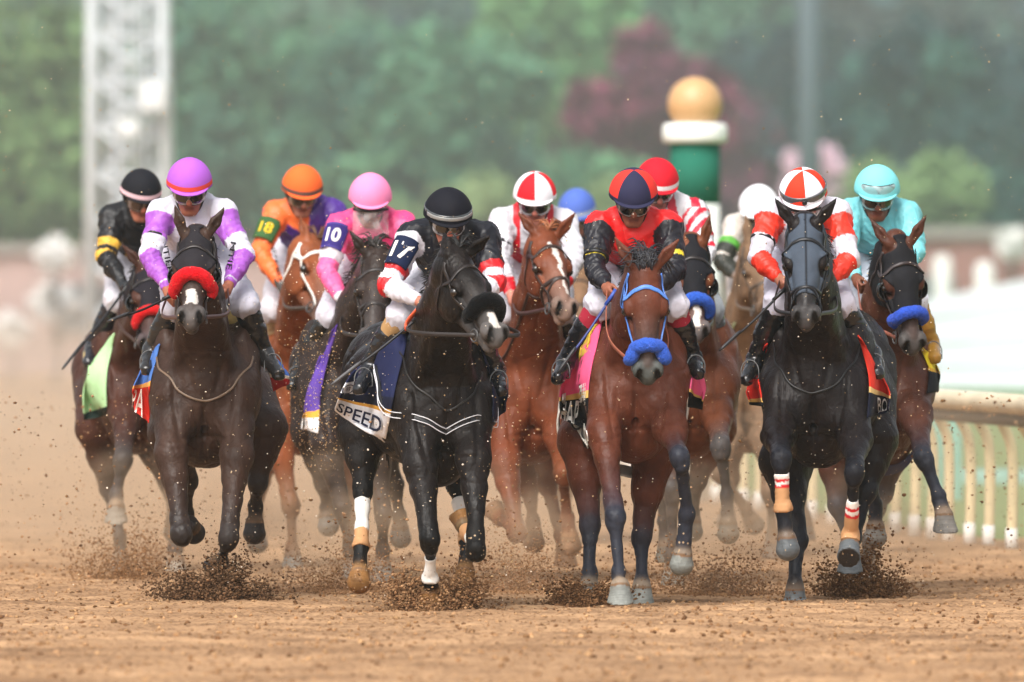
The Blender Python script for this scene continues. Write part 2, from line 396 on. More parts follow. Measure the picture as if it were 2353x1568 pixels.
# ------------------------------------------------------------------ horses
HORSES = {}
def horse(key, d, chest, rump, poll, muz, legs, body, label, points=None, muzzle=None, cw=1.0, blaze=None, ear=(0, 0), eart=None, maxdd=None, dusty=False,
          mane=None, forelock=None, vox=.0095, neckw=1.0, sole=None, hoofc=None, hs=1.0, tail=True, belly=None):
    body = lin(body); points = lin(points) if points else body*.45; muzzle = lin(muzzle) if muzzle else lin('3a3636')
    hoofc = lin(hoofc or '7d7a74'); dark = body*.8
    O = W(chest[0], chest[1], d+.15); R = W(rump[0], rump[1], d+rump[2])
    B = nrm(R-O); S = nrm(cross(B, Z)); U = cross(S, B); AX = np.array([B, S, U])
    T = lambda b, s, u: O+B*b+S*s+U*u
    blen = np.linalg.norm(R-O)
    b = Body(vox)
    k = .07
    # trunk
    b.ell(T(.62, 0, 0), (.62, .285*cw, .345), AX, k, body, 'trunk')
    b.ell(T(.22, 0, .0), (.34, .245*cw, .33), AX, k, body, 'trunk')
    b.ell(T(1.02, 0, .03), (.42, .27*cw, .29), AX, k, dark if False else body, 'trunk')
    b.ell(T(.44, 0, .33), (.34, .09, .12), AX, k, body, 'trunk')
    b.cone(T(.6, 0, .18), T(1.35, 0, .20), .17, .16, k, body, tag='trunk')
    b.ell(T(1.42, 0, .10), (.34, .25*cw, .27), AX, k, body, 'rump')
    # chest: breast muscles with a groove between them, points of the shoulder
    b.ell(T(.07, 0, -.0), (.19, .20*cw, .25), AX, .05, body, 'chest')
    b.ell(T(.18, 0, -.22), (.24, .18*cw, .20), AX, .06, body, 'chest')
    for s in (-1, 1):
        b.ell(T(.0, s*.083*cw, -.13), (.115, .088*cw, .125), AX, .016, body, 'chest')
        b.ell(T(.02, s*.165*cw, .0), (.12, .085, .13), AX, .03, body, 'chest')
        b.ell(T(.30, s*.19*cw, .16), (.17, .075, .22), AX, .04, body, 'chest')
        b.ell(T(.30, s*.20*cw, -.06), (.16, .085, .14), AX, .04, body, 'chest')
    b.cone(T(-.03, 0, -.04), T(-.10, 0, -.27), .012, .010, .02, ca=None, tag='chest', sub=True)
    # neck
    P = W(poll[0], poll[1], d+poll[2]); M0 = W(muz[0], muz[1], d+poll[2])
    L = .60*hs; dx = M0-P; rem = L*L-dx[0]**2-dx[2]**2
    yaw = muz[2] if len(muz) > 2 and muz[2] is not None else None
    fw = math.sqrt(max(rem, .02)); Mz = M0+np.array([0, -fw, 0])
    a = nrm(Mz-P)
    hd = nrm(np.array([math.sin(math.radians(yaw)), -math.cos(math.radians(yaw)), 0])) if yaw is not None else nrm(np.array([a[0], min(a[1], -.15), 0]))
    s_ = cross(hd, Z); s_ = nrm(s_-a*(s_@a)); s_ = -s_ if s_[0] < 0 else s_
    n_ = cross(s_, a); n_ = -n_ if n_@(-Y*.6+Z) < 0 else n_
    hp = lambda t, u, v: P+(a*t+s_*u+n_*v)*hs
    HA = np.array([a, s_, n_])
    Nb = T(.20, 0, .10); Pn = hp(.02, 0, -.10)
    mid = lerp(Nb, Pn, .5)+Z*.03+B*.02
    nw = .80*neckw
    b.cone(Nb, mid, .235, .175, .07, body, tag='neck', flat=(S, nw)); b.cone(mid, Pn, .175, .128, .05, body, tag='neck', flat=(S, nw))
    b.cone(T(.40, 0, .30), hp(-.03, 0, -.03), .085, .06, .05, body, tag='neck')
    for s in (-1, 1): b.cone(T(.10, s*.10*cw, .06), hp(.10, s*.03, -.15), .085, .05, .03, body, tag='neck')
    # head
    fc = body; b2 = lerp(body, muzzle, .6)
    kk = .025
    b.ell(hp(.06, 0, -.045), (.11, .082, .085), HA, kk, fc, 'head')
    b.ell(hp(.17, 0, -.035), (.12, .092, .075), HA, kk, fc, 'head')
    b.cone(hp(.20, 0, -.04), hp(.47, 0, -.045), .080, .050, kk, fc, b2, 'head', flat=(s_, .95))
    b.cone(hp(.18, 0, -.012), hp(.50, 0, -.018), .040, .028, .02, fc, b2, 'head')
    for s in (-1, 1):
        b.ell(hp(.205, s*.088, -.026), (.052, .030, .034), HA, .018, fc, 'head')          # brow over the eye
        b.cone(hp(.24, s*.085, -.065), hp(.40, s*.055, -.06), .014, .008, .012, fc, tag='head')   # cheek crest
        b.ell(hp(.17, s*.058, -.155), (.125, .036, .105), HA, .03, fc, 'head')            # jaw
        b.ell(hp(.525, s*.046, -.030), (.052, .034, .042), HA, .012, muzzle, 'muzzle')
        b.cone(hp(.545, s*.040, .010), hp(.585, s*.052, -.040), .014, .019, .005, muzzle*.04, tag='muzzle', sub=True)
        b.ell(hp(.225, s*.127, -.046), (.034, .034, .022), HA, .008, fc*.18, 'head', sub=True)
    b.ell(hp(.52, 0, -.055), (.075, .056, .052), HA, .02, muzzle, 'muzzle')
    b.ell(hp(.565, 0, -.070), (.035, .040, .032), HA, .015, muzzle, 'muzzle')
    b.cone(hp(.26, 0, -.185), hp(.50, 0, -.125), .045, .034, .025, fc, muzzle, 'head')
    b.ell(hp(.535, 0, -.125), (.042, .036, .032), HA, .015, muzzle, 'muzzle')
    b.cone(hp(.575, -.035, -.098), hp(.575, .035, -.098), .007, .007, .006, muzzle*.3, tag='muzzle', sub=True)
    if blaze:
        for (t0, u0, t1, u1, r0, r1) in blaze: b.cone(hp(t0, u0, -.0), hp(t1, u1, -.0), r0*.5, r1*.5, .001, tag='blazeref')
        blz = b.P[-len(blaze):]; b.P = b.P[:-len(blaze)]
    # ears
    er = []
    for s in (-1, 1):
        e0 = hp(-.005, s*.065, .01); tip = eart[(s+1)//2] if eart else None
        if tip is not None: e1 = W(tip[0], tip[1], d+poll[2]+tip[2])
        else: e1 = hp(-.155, s*(.085+ear[0]), .02+ear[1])
        ed = nrm(e1-e0); e1 = e0+ed*.165*hs; fwd = nrm(-Y-ed*((-Y)@ed)+s*.35*X); sd = cross(ed, fwd)
        m1 = lerp(e0, e1, .45)
        b.cone(e0, m1, .026, .032, .012, fc, tag='ear', flat=(fwd, .65)); b.cone(m1, e1, .032, .007, .008, fc, tag='ear', flat=(fwd, .65))
        b.cone(lerp(e0, e1, .2)+fwd*.026, lerp(e0, e1, .8)+fwd*.017, .016, .006, .006, fc*.45, tag='ear', sub=True)
    # legs
    wraps = []; hoofs = []
    def hoof(F_, H_, typ, tagn):
        ax_ = nrm(F_-H_)
        if typ == 'f': ax_ = nrm(ax_*.5+Z*.8)
        C0 = H_+ax_*.080
        if typ == 'f':
            n = -nrm(Z*.95-Y*.15); q = H_
        elif typ == 's': n = nrm(-ax_+np.array([0, -.4, 0])); q = H_
        else: n = nrm(np.array([0, .85, -.25])); q = H_+Y*.045; 
        E_ = H_-ax_*(.02 if typ != 't' else -.035)
        b.cone(F_, C0, .035, .043, .02, points, tag=tagn); hoofs.append((C0, ax_, n, typ))
        b.cone(C0+ax_*.006, C0-ax_*.004, .052, .053, .01, lerp(hoofc, lin('8a6a48'), .8), tag='hoof')
        if typ == 't':
            b.cone(C0, E_, .050, .064, .006, hoofc, tag='hoof', cut=(q, n))
        else:
            b.cone(C0, E_, .050, .078 if typ == 'f' else .068, .006, hoofc if not (sole and typ == 's') else lin(sole), tag='hoof', cut=(q, n))
    for nm in ('fl', 'fr', 'hl', 'hr'):
        if nm not in legs: continue
        J = legs[nm]; s = -1 if nm[1] == 'l' else 1
        p = [W(j[0], j[1], d+j[2]) for j in J[:4]]; typ = J[4] if len(J) > 4 else 'f'
        E, K, Ft, H = p
        if nm[0] == 'f':
            Sh = T(.10, s*.155*cw, .02)
            b.cone(T(.36, s*.15*cw, .22), Sh, .12, .12, .06, body, tag='leg'); b.cone(Sh, E, .120, .082, .08, body, tag='leg')
            E2 = lerp(E, K, .28)
            b.cone(E, E2, .084, .068, .06, body, tag='leg'); b.cone(E2, lerp(E, K, .85), .067, .046, .03, body, lerp(body, points, .7), 'leg')
            b.cone(lerp(E, K, .05)+S*s*.034-Y*.02, lerp(E, K, .6)+S*s*.016-Y*.02, .044, .024, .010, body, tag='leg'); b.cone(lerp(E, K, .1)-S*s*.03-Y*.03, lerp(E, K, .5)-S*s*.012-Y*.02, .038, .022, .010, body, tag='leg')
            b.cone(lerp(E, K, .8), K, .047, .050, .03, lerp(body, points, .7), points, 'leg')
            ld = nrm(nrm(K-E)*.8+nrm(Ft-K)); b.ell(K+nrm(Ft-K)*.012, (.078, .053, .050), np.array([ld, nrm(cross(ld, Y)), nrm(cross(ld, cross(ld, Y)))]), .02, points, 'leg')
            b.ell(K+nrm(lerp(E, K, .5)-K)*.0-Y*.02, (.035, .028, .042), None, .015, points, 'leg')
            b.cone(K, lerp(K, Ft, .35), .045, .031, .03, points, tag='leg'); b.cone(lerp(K, Ft, .35), Ft, .031, .030, .02, points, tag='leg'); bk = nrm(cross(cross(Ft-K, Y), Ft-K)); bk = bk if bk[1] > 0 else -bk
            b.cone(lerp(K, Ft, .1)+bk*.022, lerp(K, Ft, .95)+bk*.026, .020, .020, .012, points, tag='leg')
        else:
            hip = T(blen-.10, s*.13*cw, .06)
            b.cone(hip, E, .19, .125, .07, body, tag='hind'); b.cone(T(blen+.08, s*.11*cw, .02), lerp(E, K, .5), .14, .075, .05, body, tag='hind')
            b.cone(E, lerp(E, K, .4), .118, .084, .05, body, tag='hind'); b.cone(lerp(E, K, .4), K, .081, .052, .04, body, lerp(body, points, .7), 'hind')
            ld = nrm(K-E); b.ell(K, (.070, .055, .062), np.array([ld, nrm(cross(ld, Y)), nrm(cross(ld, cross(ld, Y)))]), .02, points, 'hind')
            b.cone(K, lerp(K, Ft, .35), .046, .036, .03, points, tag='hind'); b.cone(lerp(K, Ft, .35), Ft, .036, .033, .02, points, tag='hind')
            b.cone(K+Y*.03, lerp(K, Ft, .3)+Y*.02, .032, .024, .02, points, tag='hind')
        b.ell(Ft, (.041, .043, .050), None, .022, points, 'leg')
        b.ell(Ft+Y*.022, (.034, .03, .036), None, .015, points, 'leg')
        hoof(Ft, H, typ, 'leg'); wraps.append((nm, K, Ft))
    V, Q, C, tg, bt = b.build()
    if blaze:
        hl = (V-P)@HA.T/hs
        for (t0, u0, t1, u1, r0, r1) in blaze:
            tt = np.clip((hl[:, 0]-t0)/(t1-t0), 0, 1); uc = u0+(u1-u0)*tt+.006*np.sin(hl[:, 0]*60)
            inside = (hl[:, 0] > t0-.01) & (hl[:, 0] < t1+.01) & (np.abs(hl[:, 1]-uc) < (r0+(r1-r0)*tt)) & (hl[:, 2] > -.05) & (np.abs(hl[:, 1]) < .2)
            C[inside] = lin('cfc8c0')
    hq_ = (V-P)@HA.T/hs; he_ = np.isin(tg, ['head', 'muzzle'])
    C[he_ & (((hq_[:, 0]-.555-.35*(np.abs(hq_[:, 1])-.046))/.024)**2+((np.abs(hq_[:, 1])-.046)/.0145)**2 < 1) & (hq_[:, 2] > -.075)] = lin('0a0808')
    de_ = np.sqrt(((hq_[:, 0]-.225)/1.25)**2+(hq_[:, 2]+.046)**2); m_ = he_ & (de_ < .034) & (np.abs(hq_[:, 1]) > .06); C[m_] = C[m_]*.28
    # muscle and vein relief
    N = vnormals(V, Q)
    for C0, ax_, n, typ in hoofs:
        dv = V-C0; al = dv@ax_; rd = np.linalg.norm(dv-al[:, None]*ax_, axis=1)
        m = (rd < .095) & (al < .016) & (al > -.16); w = .5+.5*np.sin(al*420+wob(V, 20, 2)*2)
        C[m & (al > .004)] = lin('7a5c42')*.8
        hm_ = m & (al <= .004); C[hm_] = hoofc[None]*(.78+.22*w[hm_][:, None])*(1-.25*np.clip(wob(V[hm_], 30, 3), 0, 1)[:, None])
        so = hm_ & ((N@n) > .75); C[so] = lin(sole or '4a4038')
        C[m & (al > .016-.0001)] = points
    rel = wob(V, 12, 5)*.0060+wob(V, 34, 9)*.0018-.006*(1-np.abs(wob(V, 9, 21, 1)))**6-.0045*(1-np.abs(wob(V*np.array([1, 1, .6]), 17, 27, 1)))**8
    hoofm = np.isin(tg, ['hoof', 'muzzle', 'ear', 'head'])
    rel = rel*np.where(hoofm, .15, 1)
    lb = (V-O)@B; ls = ((V-O)@S)/cw; lu = (V-O)@U; fr_ = np.clip(-(N@B), 0, 1)**.7*(lb < .35)*np.isin(tg, ['chest', 'trunk', 'leg', 'neck'])
    sm = lambda a, b_, x: np.clip((x-a)/(b_-a), 0, 1)
    g1 = np.exp(-(ls/.014)**2)*sm(.06, -.06, lu)*sm(-.36, -.28, lu)*.020
    g2 = np.exp(-((np.abs(ls)-(.150+.22*(lu+.06)**2-.05*sm(-.05, -.3, lu)))/.014)**2)*sm(.16, .05, lu)*sm(-.32, -.2, lu)*.012
    g3 = np.exp(-((lu+.235-.10*np.abs(ls))/.014)**2)*sm(.16, .10, np.abs(ls))*.010
    g4 = np.exp(-((np.abs(ls)-.055-.25*np.clip(lu-.02, 0, .3))/.016)**2)*sm(-.02, .05, lu)*.010
    rel = rel-(g1+g2+g3+g4)*fr_
    V = V+N*rel[:, None]
    if dusty: C = lerp(C, lin('7a5c40')[None], .45)
    base = T(.7, 0, 0); base[2] = 0
    root = empty('horse', base, label, 'horse', 'racehorses galloping in the pack')
    mesh_obj('body', V, Q, M_dusty if dusty else M_coat, root, col=C)
    h = dict(key=key, root=root, V=V, Q=Q, N=N, C=C, tags=tg, hp=hp, HA=HA, P=P, a=a, s=s_, n=n_, T=T, B=B, S=S, U=U, O=O, d=d, body=body, wraps=wraps, hs=hs, blen=blen, points=points)
    hm = np.isin(tg, ['head', 'muzzle', 'neck', 'chest', 'trunk'])
    h['bvh'] = BVHTree.FromPolygons(V.tolist(), Q.tolist())
    fl_ = (V-P)@HA.T/hs; h['hl'] = fl_
    hq = hm[Q].all(1) & (fl_[Q[:, 0], 0] > -.1) & (np.abs(fl_[Q[:, 0], 1]) < .16) & (fl_[Q[:, 0], 2] > -.32)
    h['hbvh'] = BVHTree.FromPolygons(V.tolist(), Q[hq].tolist())
    for s in (-1, 1):      # eyes
        c = hp(.225, s*.0985, -.046); b3 = Body(.005); b3.ell(c, (.025, .025, .025), None, .002, lin('101010'))
        v, q, _, _, _ = b3.build(); mesh_obj('eye', v, q, M_eye, root)
    HORSES[key] = h
    mc = lin(mane) if mane else points*.5
    hair_strands(h, 'mane', mc, root)
    if forelock: hair_strands(h, 'forelock', lin(forelock), root, fore=True)
    if tail:
        bg_ = Bag(); rs = np.random.RandomState(3)
        for i in range(60):
            o0 = T(blen+.28, rs.uniform(-.03, .03), .16); e = o0+B*rs.uniform(.3, .6)+S*rs.uniform(-.10, .10)+U*rs.uniform(-.65, -.1)
            m_ = lerp(o0, e, .4)+B*.22+U*.08
            bg_.add(tube(spline([o0, m_, e], 8), [.012, .014, .014, .013, .012, .01, .007, .003], 4), mc)
        bg_.obj('tail', M_hair, root)
    return h
def hair_strands(h, name, c, root, fore=False):
    bg_ = Bag(); rs = np.random.RandomState(hash(h['key']) % 1000 if False else len(HORSES)*7+fore); T, hp, U, S, B = h['T'], h['hp'], h['U'], h['S'], h['B']
    if fore:
        for i in range(60):
            o = hp(rs.uniform(-.02, .03), rs.uniform(-.035, .035), .035)
            m_ = o+Z*rs.uniform(.02, .09)+X*rs.uniform(-.04, .05)+Y*.0
            e = o+X*rs.uniform(-.12, .06)+Z*rs.uniform(.01, .08)+Y*rs.uniform(-.02, .08)
            e2 = e+Z*rs.uniform(-.02, .02)+X*rs.uniform(-.06, .01)
            bg_.add(tube(spline([o, m_, e, e2], 8), [.0035, .004, .004, .0035, .003, .0025, .002, .0008], 4), c*rs.uniform(.6, 1.4))
        bg_.obj(name, M_hair, root); return
    a = T(.45, 0, .42); b = hp(-.02, 0, .045) if h['key'] not in ('h1', 'h2', 'h9', 'h11', 'h12') else lerp(T(.45, 0, .42), hp(-.02, 0, .0), .72)
    a0 = T(.42, 0, .40); 
    for i in range(420):
        t = rs.rand(); o = lerp(a, b, t)+Z*(.0+.02*math.sin(t*3.1))
        r_ = h['bvh'].find_nearest(Vector(o))
        if r_[0] is not None: o = np.array(r_[0])-Z*.0
        sgn = -1 if rs.rand() < h.get('maneside', .5) else 1
        e = o+S*sgn*rs.uniform(.04, .11)+Z*rs.uniform(-.10, .06)+B*rs.uniform(.02, .12)
        bg_.add(tube(spline([o, lerp(o, e, .5)+Z*.035, e], 6), [.004, .005, .0045, .004, .003, .001], 4), c*rs.uniform(.6, 1.4))
    bg_.obj(name, M_hair, root)
# --- tack
def drape(h, pts, off=.004, n=40, head=True, closed=False):
    bv = h['hbvh'] if head else h['bvh']
    P = spline(pts, n); out = []; nn = []
    for p in P:
        r = bv.find_nearest(Vector(p))
        q = np.array(r[0]); m = np.array(r[1]); dv = p-q
        if m@dv < 0 and np.linalg.norm(dv) < .03: pass
        out.append(q+m*off); nn.append(m)
    out = np.array(out); nn = np.array(nn)
    for _ in range(3): out[1:-1] = (out[:-2]+2*out[1:-1]+out[2:])/4; nn[1:-1] = (nn[:-2]+2*nn[1:-1]+nn[2:])/4
    return out, nn
def ring_pts(h, t, r=.2, n=18, vc=-.07, a0=0, a1=360, tilt=0):
    return [h['hp'](t+tilt*math.cos(math.radians(a)), r*math.sin(math.radians(a)), vc+r*math.cos(math.radians(a))) for a in np.linspace(a0, a1, n)]
def bridle(h, c='1c1412', w=.009, noseband=.36, brow=True, off=.004):
    bg_ = Bag(); c = lin(c); hp = h['hp']
    if brow:
        o, nn = drape(h, ring_pts(h, .115, a0=-95, a1=95), off=off); bg_.add(tube(o, w*1.15, 8, nn, .3), c)
    if noseband:
        o, nn = drape(h, ring_pts(h, noseband, .16, vc=-.09, a0=-175, a1=175), off=off); bg_.add(tube(o, w*1.1, 8, nn, .35), c)
        o, nn = drape(h, ring_pts(h, noseband+.07, .14, vc=-.09, a0=-150, a1=150, tilt=-.07), off=off); bg_.add(tube(o, w*.8, 8, nn, .35), c)
    for s in (-1, 1):
        o, nn = drape(h, [hp(.03, s*.12, .0), hp(.11, s*.16, -.05), hp(.25, s*.16, -.10), hp(.36, s*.14, -.10), hp(.48, s*.12, -.095)], off=off); bg_.add(tube(o, w, 8, nn, .35), c)
        o, nn = drape(h, [hp(.04, s*.12, -.0), hp(.10, s*.16, -.12), hp(.13, s*.12, -.24), hp(.14, s*.0, -.28)], off=off); bg_.add(tube(o, w*.7, 8, nn, .35), c)
    bg_.obj('bridle', M_leather, h['root'])
    bits = []
    for s in (-1, 1):      # bit rings
        c0 = hp(.485, s*.068, -.10); P = [c0+h['a']*.032*math.cos(x)+h['n']*.032*math.sin(x)+h['s']*s*.006 for x in np.linspace(0, 2*math.pi, 20)]
        v, f = tube(P, .0045, 6); o = mesh_obj('bit_ring', v, f, M_metal, h['root']); bits.append(c0)
    h['bits'] = bits
def reins(h, hands, c='2a1c16', c2=None, sag=.05, w=.010, out=.06):
    bg_ = Bag(); c = lin(c)
    for s, hd in zip((0, 1), hands):
        if hd is None: continue
        a = h['bits'][s]; sd = -1 if s == 0 else 1
        m = lerp(a, hd, .5)-Z*sag+X*sd*out-Y*(out-.06)*.8
        P = spline([a, m, hd], 24); N_ = np.tile(X*sd, (24, 1))
        bg_.add(tube(P, w, 8, N_, .3), c)
        if c2 is not None and s == 0: bg_.add(tube(P[13:23]+X*sd*.002, w*1.35, 8, N_[13:23], .4), lin(c2))
    bg_.obj('rein', M_leather, h['root'])
def shadow_roll(h, c, t=.36, r=.042, span=100, tl=.02):
    o, nn = drape(h, ring_pts(h, t, .16, vc=-.07, a0=-span, a1=span, tilt=tl), off=r*.72, n=44)
    R = r*(1-np.abs(np.linspace(-1, 1, len(o)))**6*.45)
    v, f = tube(o, R, 18); v = np.array(v)
    nn2 = v-np.repeat(o, 18, 0); v = v+nrm_rows(nn2)*(wob(v, 90, 3)*.0035+wob(v, 220, 8)*.002)[:, None]
    mesh_obj('noseband_roll', v, f, M_fleece, h['root'], fcol=np.tile(lin(c), (len(f), 1)))
def nrm_rows(a): return a/(np.linalg.norm(a, axis=1)[:, None]+1e-9)
def hood(h, c, t1=.40, eye=.062, cups=True, name='blinker_hood', seam=None, eyeu=0, jaw=True):
    hl = h['hl']; t, u, v = hl[:, 0], hl[:, 1], hl[:, 2]
    m = np.isin(h['tags'], ['head', 'neck', 'muzzle']) & (t > -.05) & (t < t1-(.0 if jaw else .0)) & (np.abs(u) < .17) & (v > -.34+.15*t) & (v < .2)
    de = np.sqrt((t-.225)**2+(v+.050)**2)
    ey = (de < eye) & (np.abs(u) > .055)
    m &= ~ey
    de2 = (np.abs(u)-.065)**2+(t-.0)**2
    m &= ~((de2 < .038**2) & (v > -.03))
    r = patch(h['V'], h['Q'], h['N'], m, .007, .005)
    V, F, uq = r
    C = np.tile(lin(c), (len(V), 1))
    if seam is not None:
        l2 = (V-h['P'])@h['HA'].T/h['hs']; C[np.abs(l2[:, 1]) < .004] = lin(seam); 
    V = V+np.vstack([h['N'][uq]]*2)*(wob(V, 30, 4)*.003)[:, None]
    o = mesh_obj(name, V, F, M_flat, h['root'], col=C)
    if cups:
        for s in (-1, 1):
            cb_ = Body(.0055); cc = h['hp'](.235, s*.092, -.062); HA_ = h['HA']
            cb_.ell(cc, (.062, .052, .058), HA_, .004, lin('0d0d0e')); cb_.ell(cc+h['n']*.022+h['a']*.006-h['s']*s*.008, (.052, .054, .056), HA_, .004, lin('0d0d0e'), sub=True)
            v, q, c2, _, _ = cb_.build(); mesh_obj('blinker_cup', v, q, M_boot, h['root'], col=c2)
def neck_strap(h, pts, c='15110f', w=.006, name='neck_strap', n=40, off=.006, flat=True, sep=0, m=None):
    o, nn = drape(h, pts, off=off, n=n, head=False)
    bg_ = Bag()
    if sep:
        for q in (-1, 1): bg_.add(tube(o+Z*q*sep, w, 8, nn, .5), lin(c))
    else: bg_.add(tube(o, w, 8, nn if flat else None, .4), lin(c))
    return bg_.obj(name, m or M_leather, h['root'])
def wrap(h, nm, t0, t1, cols, r0=0, r1=0, name='leg_wrap'):
    for n_, K, F in h['wraps']:
        if n_ != nm: continue
        ab = F-K; L_ = np.linalg.norm(ab); t = ((h['V']-K)@ab)/(L_*L_); rd = np.linalg.norm(h['V']-K-t[:, None]*ab, axis=1)
        m = (t > t0) & (t < t1) & (rd < .075)
        r = patch(h['V'], h['Q'], h['N'], m, .006, .005)
        if r is None: return
        V, Fq, uq = r; tt = ((V-K)@ab)/(L_*L_)
        V = V+np.vstack([h['N'][uq]]*2)*(.0012*np.sin(tt*L_*420))[:, None]
        mesh_obj(name, V, Fq, M_white, h['root'], col=np.array([cols(x) for x in tt]))
def cloth4(h, corners, bands, bulge=.03, nu=16, nv=28, name='saddle_cloth', wave=.008, ret=True):
    """saddle cloth side hanging from the back: corners (top front, top rear, bottom rear, bottom front) as px,py,dd"""
    c = [W(p[0], p[1], h['d']+p[2]) for p in corners]
    nq = nrm(cross(c[1]-c[0], c[3]-c[0])); nq = nq if nq@(-Y) > 0 else -nq
    def f(u, v):
        p = (c[0]*(1-u)+c[1]*u)*(1-v)+(c[3]*(1-u)+c[2]*u)*v
        return p+nq*(bulge*math.sin(math.pi*v)*.8+wave*math.sin(7*u+3*v)+wave*.5*math.sin(13*u-9*v))
    V = np.array([f(i/nu, j/nv) for j in range(nv+1) for i in range(nu+1)])
    cp = np.array([0, -D0, CAMH]); sh = np.zeros(len(V)); ds = V-cp; ln = np.linalg.norm(ds, axis=1); ds = ds/ln[:, None]      # the cloth lies on the flank, never inside it
    for i_ in range(len(V)):
        r_ = h['bvh'].ray_cast(Vector(V[i_]-ds[i_]*.75), Vector(ds[i_]), .75)
        if r_[0] is not None: sh[i_] = max(0, ln[i_]-np.linalg.norm(np.array(r_[0])-cp)+.022)
    sh2 = sh.reshape(nv+1, nu+1)
    for _ in range(3): sh2 = np.maximum(sh2, (np.roll(sh2, 1, 0)+np.roll(sh2, -1, 0)+np.roll(sh2, 1, 1)+np.roll(sh2, -1, 1))/4*.97)
    V = V-ds*sh2.reshape(-1)[:, None]
    def f2(u, v, off):
        uu = min(max(u, 0), .999)*nu; vv = min(max(v, 0), .999)*nv; i_, j_ = int(uu), int(vv); a_, b_ = uu-i_, vv-j_; k_ = lambda j, i: V[j*(nu+1)+i]
        q_ = (k_(j_, i_)*(1-a_)+k_(j_, i_+1)*a_)*(1-b_)+(k_(j_+1, i_)*(1-a_)+k_(j_+1, i_+1)*a_)*b_
        return q_-Y*off+nq*off*1.3
    F = []; FC = []
    for j in range(nv):
        for i in range(nu):
            a = j*(nu+1)+i; F.append([a, a+1, a+nu+2, a+nu+1]); v = (j+.5)/nv
            for bd in bands:
                if v <= bd[0]: FC.append(lin(bd[3] if len(bd) > 2 and (i+.5)/nu < bd[2] else bd[1])); break
    o = mesh_obj(name, V, F, M_flat, h['root'], fcol=np.array(FC))
    md = o.modifiers.new('s', 'SOLIDIFY'); md.thickness = .006; md.offset = -1 if True else 0
    return (lambda u, v, off=.006: f2(u, v, off)), o
def saddle(h, c='15130f', pad='c8b070', padon=True):
    T = h['T']; b = Body(.009); S, B, U = h['S'], h['B'], h['U']; AX = np.array([B, S, U]); c = lin(c)
    b.ell(T(.66, 0, .40), (.22, .11, .045), AX, .03, c); b.ell(T(.46, 0, .43), (.05, .07, .05), AX, .03, c)
    for s in (-1, 1):
        b.cone(T(.60, s*.13, .34), T(.58, s*.25, .12), .06, .055, .03, c, flat=(nrm(S*s+U*.6), .3))
    V, Q, C, _, _ = b.build(); mesh_obj('saddle', V, Q, M_leather, h['root'], col=C)
    if padon:
        b = Body(.009); p = lin(pad)
        for s in (-1, 1):
            b.cone(T(.42, s*.05, .45), T(.40, s*.20, .32), .030, .034, .03, p); b.cone(T(.40, s*.20, .32), T(.46, s*.27, .16), .034, .026, .03, p)
        V, Q, C, _, _ = b.build(); V = V+wob(V, 40, 2)[:, None]*.004; mesh_obj('saddle_pad', V, Q, M_white, h['root'], col=C)
def girth(h, c, b0=.62, w=.05, half=None, off=.012, name='girth'):
    T = h['T']; pts = [T(b0, .5*math.sin(a), -.0+.5*math.cos(a)) for a in np.radians(np.linspace(60, 300, 30))]
    o, nn = drape(h, pts, off=off, n=60, head=False); v, f = tube(o, w, 10, nn, .12)
    mesh_obj(name, v, f, M_flat, h['root'], fcol=np.tile(lin(c), (len(f), 1)))

